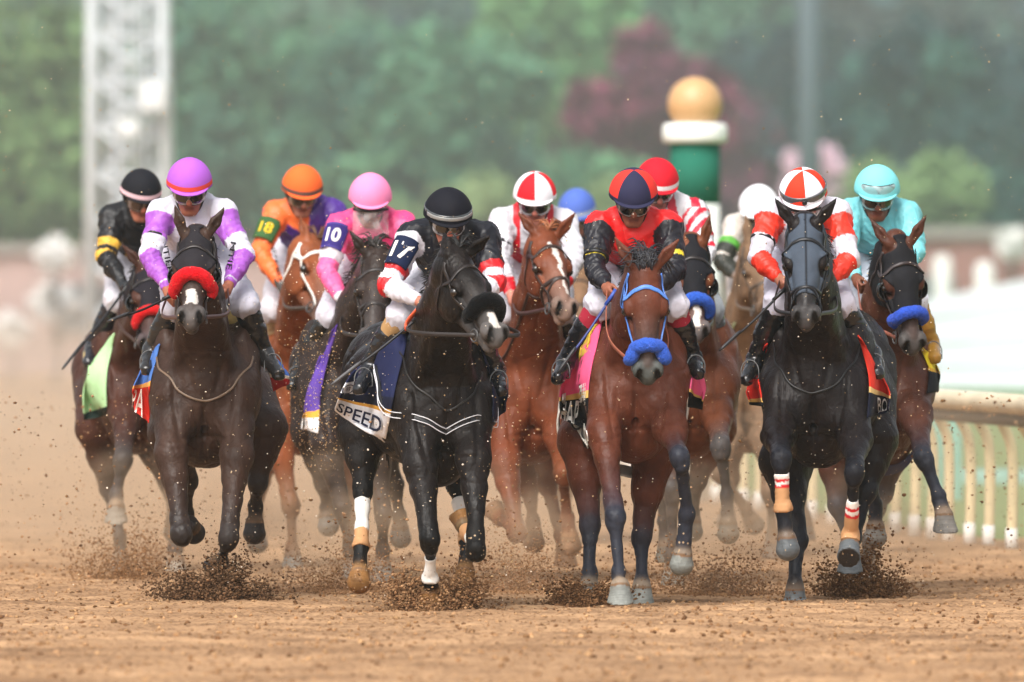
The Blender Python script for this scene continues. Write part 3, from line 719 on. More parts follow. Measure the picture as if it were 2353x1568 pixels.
# ------------------------------------------------------------------ jockeys
RIDERS = {}
def rider(key, d, helm, sh, el, ha, kn, an, toe, label, shirt, cap, yaw=0, pitch=24, skin='a06a50', pants='c9c6cc', boot='121214', pelvis=None, glove=None,
          sleeve=None, tophalf=None, goggle=('0a0a0b', 'a8a8a6'), vox=.0065, helmr=.110, roll=0, lip='8a4a40', strap='101012', visor=True, dds=None, hem=.0):
    dd = dict(sh=.13, el=-.02, ha=-.17, kn=.02, an=.16, toe=-.02); dd.update(dds or {})
    g = lambda p, k: W(p[0], p[1], d+(p[2] if len(p) > 2 else dd[k]))
    y_, p_ = math.radians(yaw), math.radians(pitch)
    f = np.array([math.sin(y_)*math.cos(p_), -math.cos(y_)*math.cos(p_), -math.sin(p_)]); r = np.array([math.cos(y_), math.sin(y_), 0]); u = cross(f, r)
    if roll:
        q = math.radians(roll); r, u = r*math.cos(q)+u*math.sin(q), u*math.cos(q)-r*math.sin(q)
    Hc = W(helm[0], helm[1]+3, d)-u*.092
    hp = lambda x, y, z: Hc+r*x+f*y+u*z
    HA = np.array([r, f, u]); sk = lin(skin); skd = sk*.8
    SL, SR = g(sh[0], 'sh'), g(sh[1], 'sh'); SL = SL-Z*.030+X*.012; SR = SR-Z*.030-X*.012; E = [g(e, 'el') for e in el]; H = [g(e, 'ha') for e in ha]
    K = [g(e, 'kn') for e in kn]; A = [g(e, 'an') for e in an]; Tt = [g(e, 'toe') for e in toe]
    MS = (SL+SR)/2; PV = g(pelvis, 'sh') if pelvis else MS+np.array([0, .46, -.17])
    spn = nrm(PV-MS)
    # ---- one continuous body
    b = Body(vox)
    b.ell(hp(0, -.012, .045), (.074, .094, .088), HA, .02, sk, 'head')
    b.ell(hp(0, .035, -.035), (.059, .054, .076), HA, .02, sk, 'head')
    b.ell(hp(0, .056, -.096), (.035, .030, .028), HA, .02, sk, 'head')          # chin
    for s in (-1, 1):
        b.ell(hp(s*.042, .058, -.030), (.022, .022, .020), HA, .015, sk*np.array([1.1, .95, .9]), 'head')   # cheek
        b.cone(hp(s*.056, -.01, -.05), hp(s*.024, .058, -.102), .022, .018, .02, sk, tag='head')           # jaw
        b.ell(hp(s*.032, .085, .008), (.016, .010, .012), HA, .008, skd*.6, 'head', sub=True)
        b.ell(hp(s*.032, .076, .007), (.013, .011, .011), HA, .004, lin('b8b0a8'), 'eye')
        b.ell(hp(s*.032, .0855, .006), (.006, .004, .006), HA, .002, lin('20140e'), 'eye')
        b.ell(hp(s*.078, -.012, -.005), (.009, .020, .030), HA, .008, sk, 'ear')
        b.cone(hp(s*.015, .088, .024), hp(s*.050, .078, .026), .007, .006, .008, skd*.5, tag='head')       # brow
    b.cone(hp(0, .086, .012), hp(0, .108, -.030), .009, .014, .012, sk, sk*np.array([1.2, .9, .85]), 'head')
    for s in (-1, 1): b.ell(hp(s*.011, .098, -.032), (.009, .010, .008), HA, .008, sk, 'head')
    b.cone(hp(-.020, .080, -.060), hp(.020, .080, -.060), .008, .008, .008, lin(lip), tag='head'); b.cone(hp(-.017, .080, -.071), hp(.017, .080, -.071), .009, .009, .006, lin(lip), tag='head')
    b.cone(hp(-.022, .092, -.0655), hp(.022, .092, -.0655), .0035, .0035, .003, lin(lip)*.25, tag='head', sub=True)
    b.cone(hp(0, -.03, -.06), lerp(MS, PV, .10), .048, .050, .03, sk, tag='neck')
    b.cone(lerp(MS, PV, .2), PV, .10, .10, .05, sk, tag='torso'); b.cone(SL+Y*.03, SR+Y*.03, .04, .04, .03, sk, tag='torso')
    for i in (0, 1):
        b.cone((SL, SR)[i], E[i], .046, .037, .03, sk, tag='arm'); b.cone(E[i], H[i], .038, .025, .02, sk, tag='arm')
        hs = -1 if i == 0 else 1; hipj = PV+X*hs*.09
        b.cone(hipj, K[i], .085, .058, .04, sk, tag='leg'); b.cone(K[i], lerp(K[i], A[i], .3), .055, .050, .03, sk, tag='leg'); b.cone(lerp(K[i], A[i], .3), A[i], .050, .034, .02, sk, tag='leg')
        b.cone(A[i], lerp(A[i], Tt[i], .8), .024, .018, .02, sk, tag='foot')
        hand(b, E[i], H[i], i, sk)
    V, Q, C, tg, _ = b.build()
    root = empty('person', (MS[0], MS[1]+.3, MS[2]-.9), label, 'jockey', 'jockeys riding in the race')
    mesh_obj('body', V, Q, M_skin, root, col=C)
    if glove:
        for i in (0, 1):
            gb = Body(.006); hand(gb, E[i], H[i], i, lin(glove), .003); gb.cone(lerp(E[i], H[i], .82), H[i], .034, .032, .01, lin(glove))
            v, q, c, _, _ = gb.build(); mesh_obj('glove', v, q, M_boot, root, col=c)
    # ---- shirt
    b = Body(vox+.0005)
    fr = -np.cross(X, spn); fr = fr if fr[2] < 0 else -fr     # chest side
    cwid = np.linalg.norm(SR-SL)/2
    b.cone(SL+spn*.03, SR+spn*.03, .068, .068, .04, X, tag='yoke')
    b.ell(lerp(MS, PV, .33)+fr*.015, (cwid*.90, .21, .135), np.array([X, spn, cross(X, spn)]), .06, X, 'torso')
    b.cone(lerp(MS, PV, .25), lerp(MS, PV, .85), .150, .148, .05, X, tag='torso')
    b.ell(MS+np.array([0, .05, -.055]), (cwid*.82, .105, .115), None, .05, X, 'torso')
    b.cone(MS+Z*.05+Y*.06, hp(0, -.045, -.085), .095, .072, .05, X, tag='torso'); b.cone(MS-Z*.01, hp(0, -.01, -.135), .085, .058, .04, X, tag='torso')
    for s in (-1, 1): b.cone(MS+Z*.055+Y*.05, (SL if s < 0 else SR)+Z*.01, .075, .070, .04, X, tag='yoke')
    for i in (0, 1):
        s_ = (SL, SR)[i]; s = -1 if i == 0 else 1
        b.ell(s_, (.070, .075, .070), None, .03, X, 'ua%d' % i)
        b.cone(s_, lerp(s_, E[i], .55), .072, .064, .03, X, tag='ua%d' % i); b.cone(lerp(s_, E[i], .55), E[i], .064, .054, .02, X, tag='ub%d' % i)
        b.cone(E[i], lerp(E[i], H[i], .45), .055, .050, .02, X, tag='fa%d' % i); b.cone(lerp(E[i], H[i], .45), lerp(E[i], H[i], .86), .049, .035, .02, X, tag='fb%d' % i)
    V, Q, _, tg, bt = b.build()
    # cut neck inside head: keep below chin
    N = vnormals(V, Q); wr = wob(V, 30, 3)*.006+(1-np.abs(wob(V*np.array([1, 1, .45]), 34, 6, 2)))**4*.009-.003+wob(V*np.array([1, 1, 1.8]), 75, 6)*.0022
    arm = np.char.startswith(tg.astype(str), 'f') | np.char.startswith(tg.astype(str), 'u')
    C = np.zeros((len(V), 3)); part = np.array(['torso']*len(V), dtype=object); tt = np.zeros(len(V)); ang = np.zeros(len(V))
    for i in (0, 1):
        s_ = (SL, SR)[i]
        for lo, hi, A_, B_, nm in ((0, .5, s_, E[i], 'u'), (0, 1, E[i], H[i], 'f')):
            m = np.char.startswith(tg.astype(str), nm) & np.char.endswith(tg.astype(str), str(i))
            ab = B_-A_; tq = ((V[m]-A_)@ab)/(ab@ab); part[m] = nm+'LR'[i]; tt[m] = tq
            ph = wr[m]; wr[m] = ph+.0022*np.sin(tq*(55 if nm == 'f' else 40)+4*np.sin(V[m][:, 0]*30))*(1-np.abs(tq*2-(0 if nm == 'f' else 2))*.35).clip(0, 1)
    V2 = V+N*wr[:, None]
    loc = np.stack([(V[:, 0]-MS[0])/cwid, (V-MS)@spn, V[:, 2]-MS[2]], 1)
    for j in range(len(V)): C[j] = shirt(part[j], tt[j], loc[j][0], loc[j][2], loc[j][1])
    mesh_obj('silk_shirt', V2, Q, M_cloth, root, col=C)
    # ---- breeches
    b = Body(vox+.001); pc = lin(pants)
    b.ell(PV, (.17, .17, .15), None, .05, pc)
    for i in (0, 1):
        s = -1 if i == 0 else 1
        b.cone(PV+X*s*.09, K[i], .110, .074, .04, pc, tag='th'); b.cone(K[i], lerp(K[i], A[i], .24), .074, .052, .03, pc, tag='th')
    V, Q, C, _, _ = b.build(); N = vnormals(V, Q); V = V+N*(wob(V, 26, 8)*.007+(1-np.abs(wob(V*np.array([1, 1, .6]), 30, 18, 2)))**4*.010-.003+wob(V, 75, 9)*.002)[:, None]
    mesh_obj('breeches', V, Q, M_white, root, col=C)
    bc = lin(boot)
    for i in (0, 1):
        b = Body(.0075); top = lerp(K[i], A[i], .17)
        if sleeve:
            sb = Body(.0075); sb.cone(lerp(K[i], A[i], .10), lerp(K[i], A[i], .42), .069, .060, .01, lin(sleeve)); v, q, c, _, _ = sb.build(); mesh_obj('stocking', v, q, M_white, root, col=c); top = lerp(K[i], A[i], .38)
        b.cone(top, lerp(K[i], A[i], .55), .068, .060, .015, bc); b.cone(lerp(K[i], A[i], .55), A[i], .059, .045, .02, bc)
        b.cone(A[i], A[i]+(Tt[i]-A[i])*.25-Z*.02, .046, .044, .02, bc); b.cone(A[i]-Z*.015, Tt[i], .044, .036, .02, bc, flat=(Z, .85))
        b.cone(A[i]+Y*.05-Z*.02, Tt[i]-Z*.022, .034, .033, .01, bc*.5, flat=(Z, .5))
        V, Q, C, _, _ = b.build(); N = vnormals(V, Q); V = V+N*(wob(V*np.array([1, 1, 2.2]), 34, 4)*.005)[:, None]
        bo = mesh_obj('boot', V, Q, M_boot, root, col=C)
        mid_ = lerp(A[i], Tt[i], .62)
        st = [mid_+X*.047*math.cos(q)+Y*.03*math.sin(q)+Z*(.060*math.sin(q) if math.sin(q) > 0 else -.034) for q in np.linspace(-.3, math.pi+.3, 18)]+[mid_-X*.04-Z*.036, mid_+X*.04-Z*.036]
        v, q = tube(st+[st[0]], .0036, 6); mesh_obj('stirrup_iron', v, q, M_metal, root)
    # ---- helmet
    nA, nR = 48, 18; Vv = []; Ff = []; FC = []
    hr = helmr
    zc = .042
    for j in range(nR+1):
        ph = j/nR*math.radians(93)
        for i in range(nA):
            th = 2*math.pi*i/nA     # 0 = right, 90 = front
            rr = math.sin(ph); zz = math.cos(ph)
            x = hr*rr*math.cos(th); y = hr*1.13*rr*math.sin(th)-.006; z = zc+(.126)*zz
            sq = 1+.02*math.cos(4*th)*rr
            Vv.append(hp(x*sq, y*sq, z))
    for j in range(nR):
        for i in range(nA):
            if j == 0 and False: continue
            Ff.append([j*nA+i, (j+1)*nA+i, (j+1)*nA+(i+1) % nA, j*nA+(i+1) % nA])
            FC.append(cap(math.degrees((i+.5)/nA*2*math.pi), (j+.5)/nR))
    # inner closing
    ho = mesh_obj('helmet', np.array(Vv), Ff, M_helmet, root, fcol=np.array(FC))
    md = ho.modifiers.new('s', 'SOLIDIFY'); md.thickness = .012; md.offset = -1
    md = ho.modifiers.new('w', 'WELD'); md.merge_threshold = .0005
    # seams + button
    bg_ = Bag()
    for th in range(0, 360, 60):
        a_ = math.radians(th+30); P = []
        for ph in np.radians(np.linspace(2, 88, 14)):
            P.append(hp((hr+.0008)*math.sin(ph)*math.cos(a_), (hr*1.13+.0008)*math.sin(ph)*math.sin(a_)-.006, zc+.127*math.cos(ph)))
        bg_.add(tube(P, .0026, 5), cap(th+30, .3)*.7)
    bg_.add(lathe((0, 0, 0), [(0.001, 0), (.014, 0), (.016, .004), (.013, .009), (.001, .010)], 14), cap(90, .1))
    Vb = bg_.V[-1]; bg_.V[-1] = np.array([hp(v[0], v[1]-.006, zc+.125+v[2]) for v in Vb])
    bg_.obj('cap_seam', M_helmet, root)
    if visor:
        Vv = []; Ff = []; n = 20
        for i in range(n+1):
            th = math.radians(25+130*i/n); e = math.sin(math.pi*i/n)
            for j in range(5):
                q = j/4; ex = hr+.002+q*.030*e**.6
                Vv.append(hp(ex*math.cos(th), (ex*1.13)*math.sin(th)-.006, zc+.006-q*.012*e))
        for i in range(n):
            for j in range(4): Ff.append([i*5+j, (i+1)*5+j, (i+1)*5+j+1, i*5+j+1])
        vo = mesh_obj('visor', np.array(Vv), Ff, M_helmet, root, fcol=np.tile(cap(90, .97), (len(Ff), 1)))
        md = vo.modifiers.new('s', 'SOLIDIFY'); md.thickness = .005
    # straps and padding under the helmet
    bg_ = Bag()
    P = [hp((hr-.014)*math.cos(t), (hr*1.13-.020)*math.sin(t)-.004, zc-.012) for t in np.linspace(0, 2*math.pi, 32)]; bg_.add(tube(P, .013, 8), lin(strap))
    for s in (-1, 1):
        bg_.add(tube(spline([hp(s*.098, .01, .03), hp(s*.080, .012, -.03), hp(s*.050, .045, -.095), hp(0, .060, -.122)], 12), .0055, 8), lin(strap))
        bg_.add(tube(spline([hp(s*.100, -.05, .03), hp(s*.084, -.04, -.03), hp(s*.070, .01, -.062)], 8), .0055, 8), lin(strap))
    bg_.obj('chin_strap', M_leather, root)
    if goggle: goggles(root, hp, goggle[0], goggle[1])
    R_ = dict(root=root, hp=hp, H=H, E=E, S=(SL, SR), K=K, A=A, T=Tt, MS=MS, PV=PV, d=d, HA=HA, hr=hr, zc=zc)
    RIDERS[key] = R_; return R_
def goggles(root, hp, lens, frame, z0=-.004, yo=0, scale=1.0, name='goggles'):
    nx, nz = 44, 18; V = []; F = []; FC = []
    for j in range(nz+1):
        for i in range(nx+1):
            u = -1+2*i/nx; v = -1+2*j/nz; th = u*math.radians(66)
            hgt = .044*(1-.30*abs(u)**3)*scale
            ntch = .014*math.exp(-(u/.13)**2) if v < 0 else 0
            z = z0+v*hgt+(ntch*(-v))
            R_ = .101+yo+.010*(1-abs(v)**3)
            V.append(hp(R_*.88*math.sin(th)*scale, R_*1.02*math.cos(th)-.004, z))
    ll = lin(lens); lf = lin(frame)
    for j in range(nz):
        for i in range(nx):
            a = j*(nx+1)+i; F.append([a, a+1, a+nx+2, a+nx+1])
            u = -1+2*(i+.5)/nx; v = -1+2*(j+.5)/nz; uu = abs(u)
            inl = (((uu-.40)/.34)**2+((v-.02)/.74)**2) < 1
            FC.append(ll if inl else (lin('101012') if abs(v) > .9 or uu > .93 else lf*(.45+.5*abs(math.sin(7*u+3*v)))))
    o = mesh_obj(name, np.array(V), F, M_goggle, root, fcol=np.array(FC)); md = o.modifiers.new('s', 'SOLIDIFY'); md.thickness = .010
def hand(b, E, H, i, c, g=0.0):
    """fist round the rein: palm, four bent fingers of different lengths, thumb from the side of the palm"""
    s = -1 if i == 0 else 1     # s: outer side
    w = nrm(H-E); dn = nrm(-Z*.7-Y*.5+w*.4); dn = nrm(dn-w*(dn@w)*.3)
    f = nrm(w*.9+dn*.35); across = nrm(cross(f, X*s)) ; across = across if across[2] > 0 else -across
    across = nrm(across-f*(across@f)); inn = nrm(-X*s-f*((-X*s)@f)-across*((-X*s)@across))
    k = .006
    b.cone(H, H+f*.035, .026+g, .030+g, .015, c, tag='hand'); b.ell(H+f*.045, (.040+g, .020+g, .040+g), np.array([f, inn, across]), .012, c, 'hand')
    for j, (L1, rr) in enumerate(((.030, .0088), (.034, .0092), (.032, .0090), (.026, .0078))):
        o = H+f*.072+across*(.030-.020*j)-inn*.002
        a1 = o+f*L1*.55-inn*.004+inn*.012; a2 = a1+inn*.026-f*.004; a3 = a2-f*.024+inn*.004
        b.cone(o-f*.012, a1, rr+.0015+g, rr+g, k*.6, c, tag='hand'); b.cone(a1, a2, rr+g, rr-.0008+g, .003, c, tag='hand'); b.cone(a2, a3, rr-.0008+g, rr-.002+g, .003, c, tag='hand')
    t0 = H+f*.022+across*.030+inn*.006; t1 = t0+f*.030+across*.014+inn*.014; t2 = t1+f*.024-across*.006+inn*.014
    b.cone(t0, t1, .0125+g, .0105+g, .008, c, tag='hand'); b.cone(t1, t2, .0102+g, .0085+g, .003, c, tag='hand')
def armband(R_, i, text, bg, fg, t0=.15, t1=.62, r=.079, text_h=.085, tw=.085, trim=None, up=None):
    A_, B_ = R_['S'][i], R_['E'][i]; ax = nrm(B_-A_); out = -Y-ax*((-Y)@ax)+X*(-.25 if i == 0 else .25); out = nrm(out-ax*(out@ax)); sd = nrm(cross(out, ax)); sd = sd if sd[0] > 0 else -sd
    L_ = np.linalg.norm(B_-A_)
    def f(u, v, off=0):     # u -.5...5 round the arm, v 0..1 down
        th = u*2.1; rr = (r-.012*v)+off
        return A_+ax*L_*(t0+(t1-t0)*v)+out*rr*math.cos(th)+sd*rr*math.sin(th)+out*.006
    V = []; F = []; FC = []; n = 14
    for j in range(n+1):
        for k in range(n+1):
            u = k/n-.5; v = j/n; e = 1-.10*math.cos(v*math.pi*2)*0-(.18 if v < .1 else 0)
            V.append(f(u*e, v))
    for j in range(n):
        for k in range(n):
            a = j*(n+1)+k; F.append([a, a+1, a+n+2, a+n+1]); FC.append(lin(trim) if trim and (j in (0, n-1) or k in (0, n-1)) else lin(bg))
    o = mesh_obj('number_armband', np.array(V), F, M_flat, R_['root'], fcol=np.array(FC)); md = o.modifiers.new('s', 'SOLIDIFY'); md.thickness = .005
    LL = L_*(t1-t0)
    def m(u, v): return f(u/(r*2.1), .5-v/LL, .0075)
    to = write('number', text, lambda u, v: m(u, v), tw, text_h, lin(fg), R_['root'])
def rod(name, a, b_, r0, r1, label, c='16161a', handle=None, flap=None, group='riding whips carried by the jockeys'):
    bg_ = Bag(); a = np.asarray(a); b_ = np.asarray(b_)
    P = spline([a, lerp(a, b_, .5)-Z*.012, b_], 20); bg_.add(tube(P, np.linspace(r0, r1, 20), 8), lin(c))
    root = empty(name, a, label, 'riding whip', group)
    bg_.obj('shaft', M_leather, root)
    n = nrm(cross(b_-a, Y)); g = Bag(); e = lerp(a, b_, .72)
    g.add(tube(spline([e, lerp(e, b_, .5), b_+nrm(b_-a)*.03], 10), [.012, .016, .018, .018, .017, .017, .017, .017, .016, .010], 8, np.tile(n, (10, 1)), .5), lin(flap or '26262a'))
    g.obj('flap', M_leather, root)
    g = Bag(); g.add(tube([lerp(a, b_, -.03), lerp(a, b_, .04), lerp(a, b_, .17)], [.014, .011, .010], 10), lin(handle or '0e0e10')); g.obj('grip', M_leather, root)
    return root
# ------------------------------------------------------------------ ground
M_sand = bpy.data.materials.new('track_dirt'); M_sand.use_nodes = True
def _sand():
    t = M_sand.node_tree; N = t.nodes; L = t.links; b = N['Principled BSDF']; b.inputs['Roughness'].default_value = .95; b.inputs['Specular IOR Level'].default_value = .1
    tc = N.new('ShaderNodeTexCoord'); co = tc.outputs['Object']
    n1 = N.new('ShaderNodeTexNoise'); n1.inputs['Scale'].default_value = 1.1; n1.inputs['Detail'].default_value = 8; L.new(co, n1.inputs[0])
    n2 = N.new('ShaderNodeTexNoise'); n2.inputs['Scale'].default_value = 26; n2.inputs['Detail'].default_value = 5; L.new(co, n2.inputs[0])
    mp = N.new('ShaderNodeMapping'); mp.inputs['Scale'].default_value = (.5, 3, 1); L.new(co, mp.inputs[0])
    n3 = N.new('ShaderNodeTexNoise'); n3.inputs['Scale'].default_value = 1.6; n3.inputs['Detail'].default_value = 4; L.new(mp.outputs[0], n3.inputs[0])
    r = N.new('ShaderNodeValToRGB'); r.color_ramp.elements[0].position = .3; r.color_ramp.elements[0].color = (*lin('8f6f52'), 1); r.color_ramp.elements[1].position = .68; r.color_ramp.elements[1].color = (*lin('be9974'), 1)
    L.new(n1.outputs[0], r.inputs[0])
    r2 = N.new('ShaderNodeValToRGB'); r2.color_ramp.elements[0].position = .34; r2.color_ramp.elements[0].color = (.42, .38, .36, 1); r2.color_ramp.elements[1].position = .52; r2.color_ramp.elements[1].color = (1, 1, 1, 1); L.new(n2.outputs[0], r2.inputs[0])
    r3 = N.new('ShaderNodeValToRGB'); r3.color_ramp.elements[0].position = .35; r3.color_ramp.elements[0].color = (.72, .70, .70, 1); r3.color_ramp.elements[1].position = .6; r3.color_ramp.elements[1].color = (1.06, 1.05, 1.03, 1); L.new(n3.outputs[0], r3.inputs[0])
    m = N.new('ShaderNodeMix'); m.data_type = 'RGBA'; m.blend_type = 'MULTIPLY'; m.inputs[0].default_value = .8; L.new(r.outputs[0], m.inputs[6]); L.new(r2.outputs[0], m.inputs[7])
    m2 = N.new('ShaderNodeMix'); m2.data_type = 'RGBA'; m2.blend_type = 'MULTIPLY'; m2.inputs[0].default_value = 1; L.new(m.outputs[2], m2.inputs[6]); L.new(r3.outputs[0], m2.inputs[7])
    L.new(m2.outputs[2], b.inputs['Base Color'])
    bp = N.new('ShaderNodeBump'); bp.inputs['Strength'].default_value = .6; bp.inputs['Distance'].default_value = .02; L.new(n2.outputs[0], bp.inputs['Height']); L.new(bp.outputs[0], b.inputs['Normal'])
_sand()
def ground_z(x, y):
    P = np.stack([x, y, x*0], 1)
    return (wob(P, 1.3, 11)*.026+wob(P*np.array([.5, 1.6, 1]), 4, 12)*.020+wob(P, 22, 13)*.008)*np.clip((30-np.abs(y))/15, 0, 1)
def build_ground():
    # fine harrowed strip in view, then one large sheet round it
    nx, ny = 620, 560; xs = np.linspace(-4.6, 4.6, nx); ys = np.linspace(-14, 16, ny)
    gx, gy = np.meshgrid(xs, ys); z = ground_z(gx.ravel(), gy.ravel())
    z += (np.random.RandomState(4).rand(len(z))-.5)*.008
    ed = np.minimum(np.clip((4.6-np.abs(gx.ravel()))/.5, 0, 1), np.clip(np.minimum(gy.ravel()+14, 16-gy.ravel())/1.5, 0, 1)); z = z*ed
    V = np.stack([gx.ravel(), gy.ravel(), z+.0], 1)
    i = np.arange((nx-1)*(ny-1)); r = i//(nx-1); c = i % (nx-1); a = r*nx+c
    Q = np.stack([a, a+1, a+nx+1, a+nx], 1)
    # outer sheet as four strips joined in the same object
    def q(x0, x1, y0, y1):
        n = 24; X_, Y_ = np.meshgrid(np.linspace(x0, x1, n), np.linspace(y0, y1, n)); v = np.stack([X_.ravel(), Y_.ravel(), X_.ravel()*0], 1)
        k = np.arange((n-1)**2); a = k//(n-1)*n+k % (n-1); return v, np.stack([a, a+1, a+n+1, a+n], 1)
    VV = [V]; QQ = [Q]; n = len(V)
    for t in ((-900, 900, -90, -14), (-900, 900, 16, 1500), (-900, -4.6, -14, 16), (4.6, 900, -14, 16)):
        v, f = q(*t); VV.append(v); QQ.append(f+n); n += len(v)
    o = mesh_obj('ground', np.vstack(VV), np.vstack(QQ), M_sand); tag(o, 'tan harrowed dirt of the race track', kind='structure')
build_ground()
_ico = None
def lumps(name, P, R, mat_, label, cols, squash=.75, seed=0):
    """many small irregular clods in one mesh"""
    base = np.array([[0, 0, 1], [.9, 0, .3], [.28, .85, .3], [-.72, .53, .3], [-.72, -.53, .3], [.28, -.85, .3], [.72, .53, -.4], [-.28, .85, -.4], [-.9, 0, -.4], [-.28, -.85, -.4], [.72, -.53, -.4], [0, 0, -1]], float)
    tri = np.array([[0,1,2],[0,2,3],[0,3,4],[0,4,5],[0,5,1],[1,6,2],[2,6,7],[2,7,3],[3,7,8],[3,8,4],[4,8,9],[4,9,5],[5,9,10],[5,10,1],[1,10,6],[6,11,7],[7,11,8],[8,11,9],[9,11,10],[10,11,6]])
    rs = np.random.RandomState(seed); n = len(P)
    V = base[None]*(1+rs.uniform(-.35, .35, (n, 12, 1)))*np.stack([rs.uniform(.7, 1.3, n), rs.uniform(.7, 1.3, n), rs.uniform(.6, 1.1, n)*squash/.75], 1)[:, None, :]*R[:, None, None]
    an = rs.uniform(0, 6.28, n); c, s = np.cos(an), np.sin(an)
    x = V[:, :, 0]*c[:, None]-V[:, :, 1]*s[:, None]; y = V[:, :, 0]*s[:, None]+V[:, :, 1]*c[:, None]; V[:, :, 0] = x; V[:, :, 1] = y
    V += P[:, None, :]
    F = (tri[None]+np.arange(n)[:, None, None]*12).reshape(-1, 3)
    ci = rs.randint(0, len(cols), n); C = np.repeat(np.array([lin(k) for k in cols])[ci]*rs.uniform(.7, 1.25, (n, 1)), 12, 0)
    o = mesh_obj(name, V.reshape(-1, 3), F, mat_, col=C, smooth=False)
    if label: tag(o, label, kind='stuff')
    return o
M_clod = mat('loose_dirt', attr=True, rough=.95, spec=.1)
# clods lying on the harrowed surface
rs = np.random.RandomState(21)
n = 34000; gx = rs.uniform(-4.5, 4.5, n); gy = -13+rs.rand(n)**1.0*22
gr = .003+.013*rs.rand(n)**6; gr *= 1.0
lumps('loose_clods', np.stack([gx, gy, ground_z(gx, gy)+gr*.3], 1), gr, M_clod, 'small dirt clods lying on the track surface', ['94704e', 'a07c5a', '7d5c3e', '6b4c33', 'ac8862'], seed=5)

# ------------------------------------------------------------------ flying dirt
def spray(cx, cy, d, wx, wy, n, r0, r1, label, name='dirt_spray', dens=1.5, dark=('6b4c33', '7d5b3e', '5a3f2a', '8c6846'), seed=0, wd_=.3, skew=0):
    rs = np.random.RandomState(seed+100); c = W(cx, cy, d); s = d/26400
    n = int(n*2.9); r0 *= .65; r1 *= .66
    a = rs.uniform(0, math.pi, n); q = rs.rand(n)**(1/dens)*np.exp(rs.normal(0, .22, n)*(1+1.2*(rs.rand(n) < .2)))
    q = q*(1+.22*np.sin(a*5+seed)+.12*np.sin(a*11+2*seed))
    x = np.cos(a)*q*wx*s; z = np.sin(a)*q*wy*s*(.55+.45*rs.rand(n)); x += skew*z
    y = rs.normal(0, wd_, n)*np.clip(1-q*.5, .2, 1)
    P = np.stack([c[0]+x, c[1]+y, np.maximum(c[2]+z, .0)], 1)
    R = r0+(r1-r0)*rs.rand(n)**3
    return lumps(name, P, R, M_clod, label, list(dark), seed=seed, squash=.75)
spray(500, 1392, 61.2, 112, 108, 5600, .004, .015, 'dark burst of dirt under the red noseband horse at left', seed=1, dens=1.3, wd_=.16, dark=('5c4430', '6b4f38', '4a3524', '7d5f45'))
spray(300, 1375, 65.5, 130, 180, 3400, .004, .013, 'loose brown dirt flying up at the far left of the pack', seed=2, dens=1.1, dark=('7d5b3e', '94704e'))
spray(1003, 1425, 59.5, 120, 112, 6400, .004, .016, 'burst of dirt under the horse with the number 17 rider', seed=3, dens=1.25, wd_=.16, dark=('7d5b3e', '94704e', '6b4c33', 'a07c5a'))
spray(1340, 1408, 60.2, 90, 75, 4200, .004, .014, 'pile of dark dirt kicked up in front of the bay with the blue bridle', seed=4, dens=1.4, wd_=.15, dark=('6b4c33', '7d5b3e', '5a4029'))
spray(1490, 1408, 60.6, 60, 26, 900, .004, .011, 'low ridge of dirt round the planted hoof of the blue bridle bay', seed=5, wd_=.12)
spray(1825, 1420, 60.3, 52, 34, 1600, .004, .012, 'small cone of dirt round the planted hoof of the black horse', seed=6, dens=1.3, wd_=.10, dark=('5a4029', '6b4c33'))
spray(1985, 1390, 62.0, 100, 150, 3000, .005, .016, 'burst of dirt behind the striped wraps of the black horse', seed=7, dens=1.2, dark=('7d5b3e', '8c6846', '6b4c33'), wd_=.2, skew=-.1)
spray(780, 1400, 63.5, 170, 170, 3200, .004, .011, 'thin spray of dirt between the left horses and number 17', seed=8, dens=1.0, dark=('8c6846', '7d5b3e', 'a98260'))
spray(1640, 1390, 63.0, 180, 160, 2300, .005, .014, 'scattered dirt thrown up between the bay and the black horse', seed=9, dens=1.0, dark=('7d5b3e', '6b4c33', '94704e'))
spray(1190, 1380, 63.5, 130, 190, 2200, .004, .011, 'thin dirt spray behind the chestnut with the white blaze', seed=10, dens=1.0, dark=('8c6846', '7d5b3e', 'a98260'))
def flecks(px0, px1, py0, py1, d0, d1, n, r0, r1, cols, label, seed):
    rs = np.random.RandomState(seed); px = rs.uniform(px0, px1, n); py = rs.uniform(py0, py1, n); dd = rs.uniform(d0, d1, n)
    P = np.array([W(a, b_, c) for a, b_, c in zip(px, py, dd)]); P[:, 2] = np.maximum(P[:, 2], .01)
    lumps('airborne_flecks', P, r0+(r1-r0)*rs.rand(n)**4, M_clod, label, cols, seed=seed)
flecks(0, 2353, 900, 1390, 61.5, 72, 5200, .0025, .011, ['6b4c33', '8c6846', 'a98260'], 'dirt flecks flying behind the horses legs', 31)
flecks(150, 2200, 480, 1350, 58.6, 61, 1500, .0018, .0045, ['d8c3a0', 'c4a77e', 'e8dccb'], 'pale grains of dirt flying through the pack', 32)
flecks(640, 1250, 560, 1380, 58.6, 60, 1000, .0018, .005, ['c9a97c', 'b08c60', 'e8dccb'], 'golden grains thrown up round the number 10 and 17 horses', 33)
flecks(0, 2353, 60, 560, 58, 70, 420, .002, .006, ['d8c3a0', 'c4a77e', '9a7a58'], 'grains of dirt flying above the riders', 34)
flecks(665, 775, 760, 1080, 62.3, 63, 800, .002, .006, ['b08c60', '8c6846', 'd0b48c'], 'thick dirt grains beside the purple saddle cloth', 35)

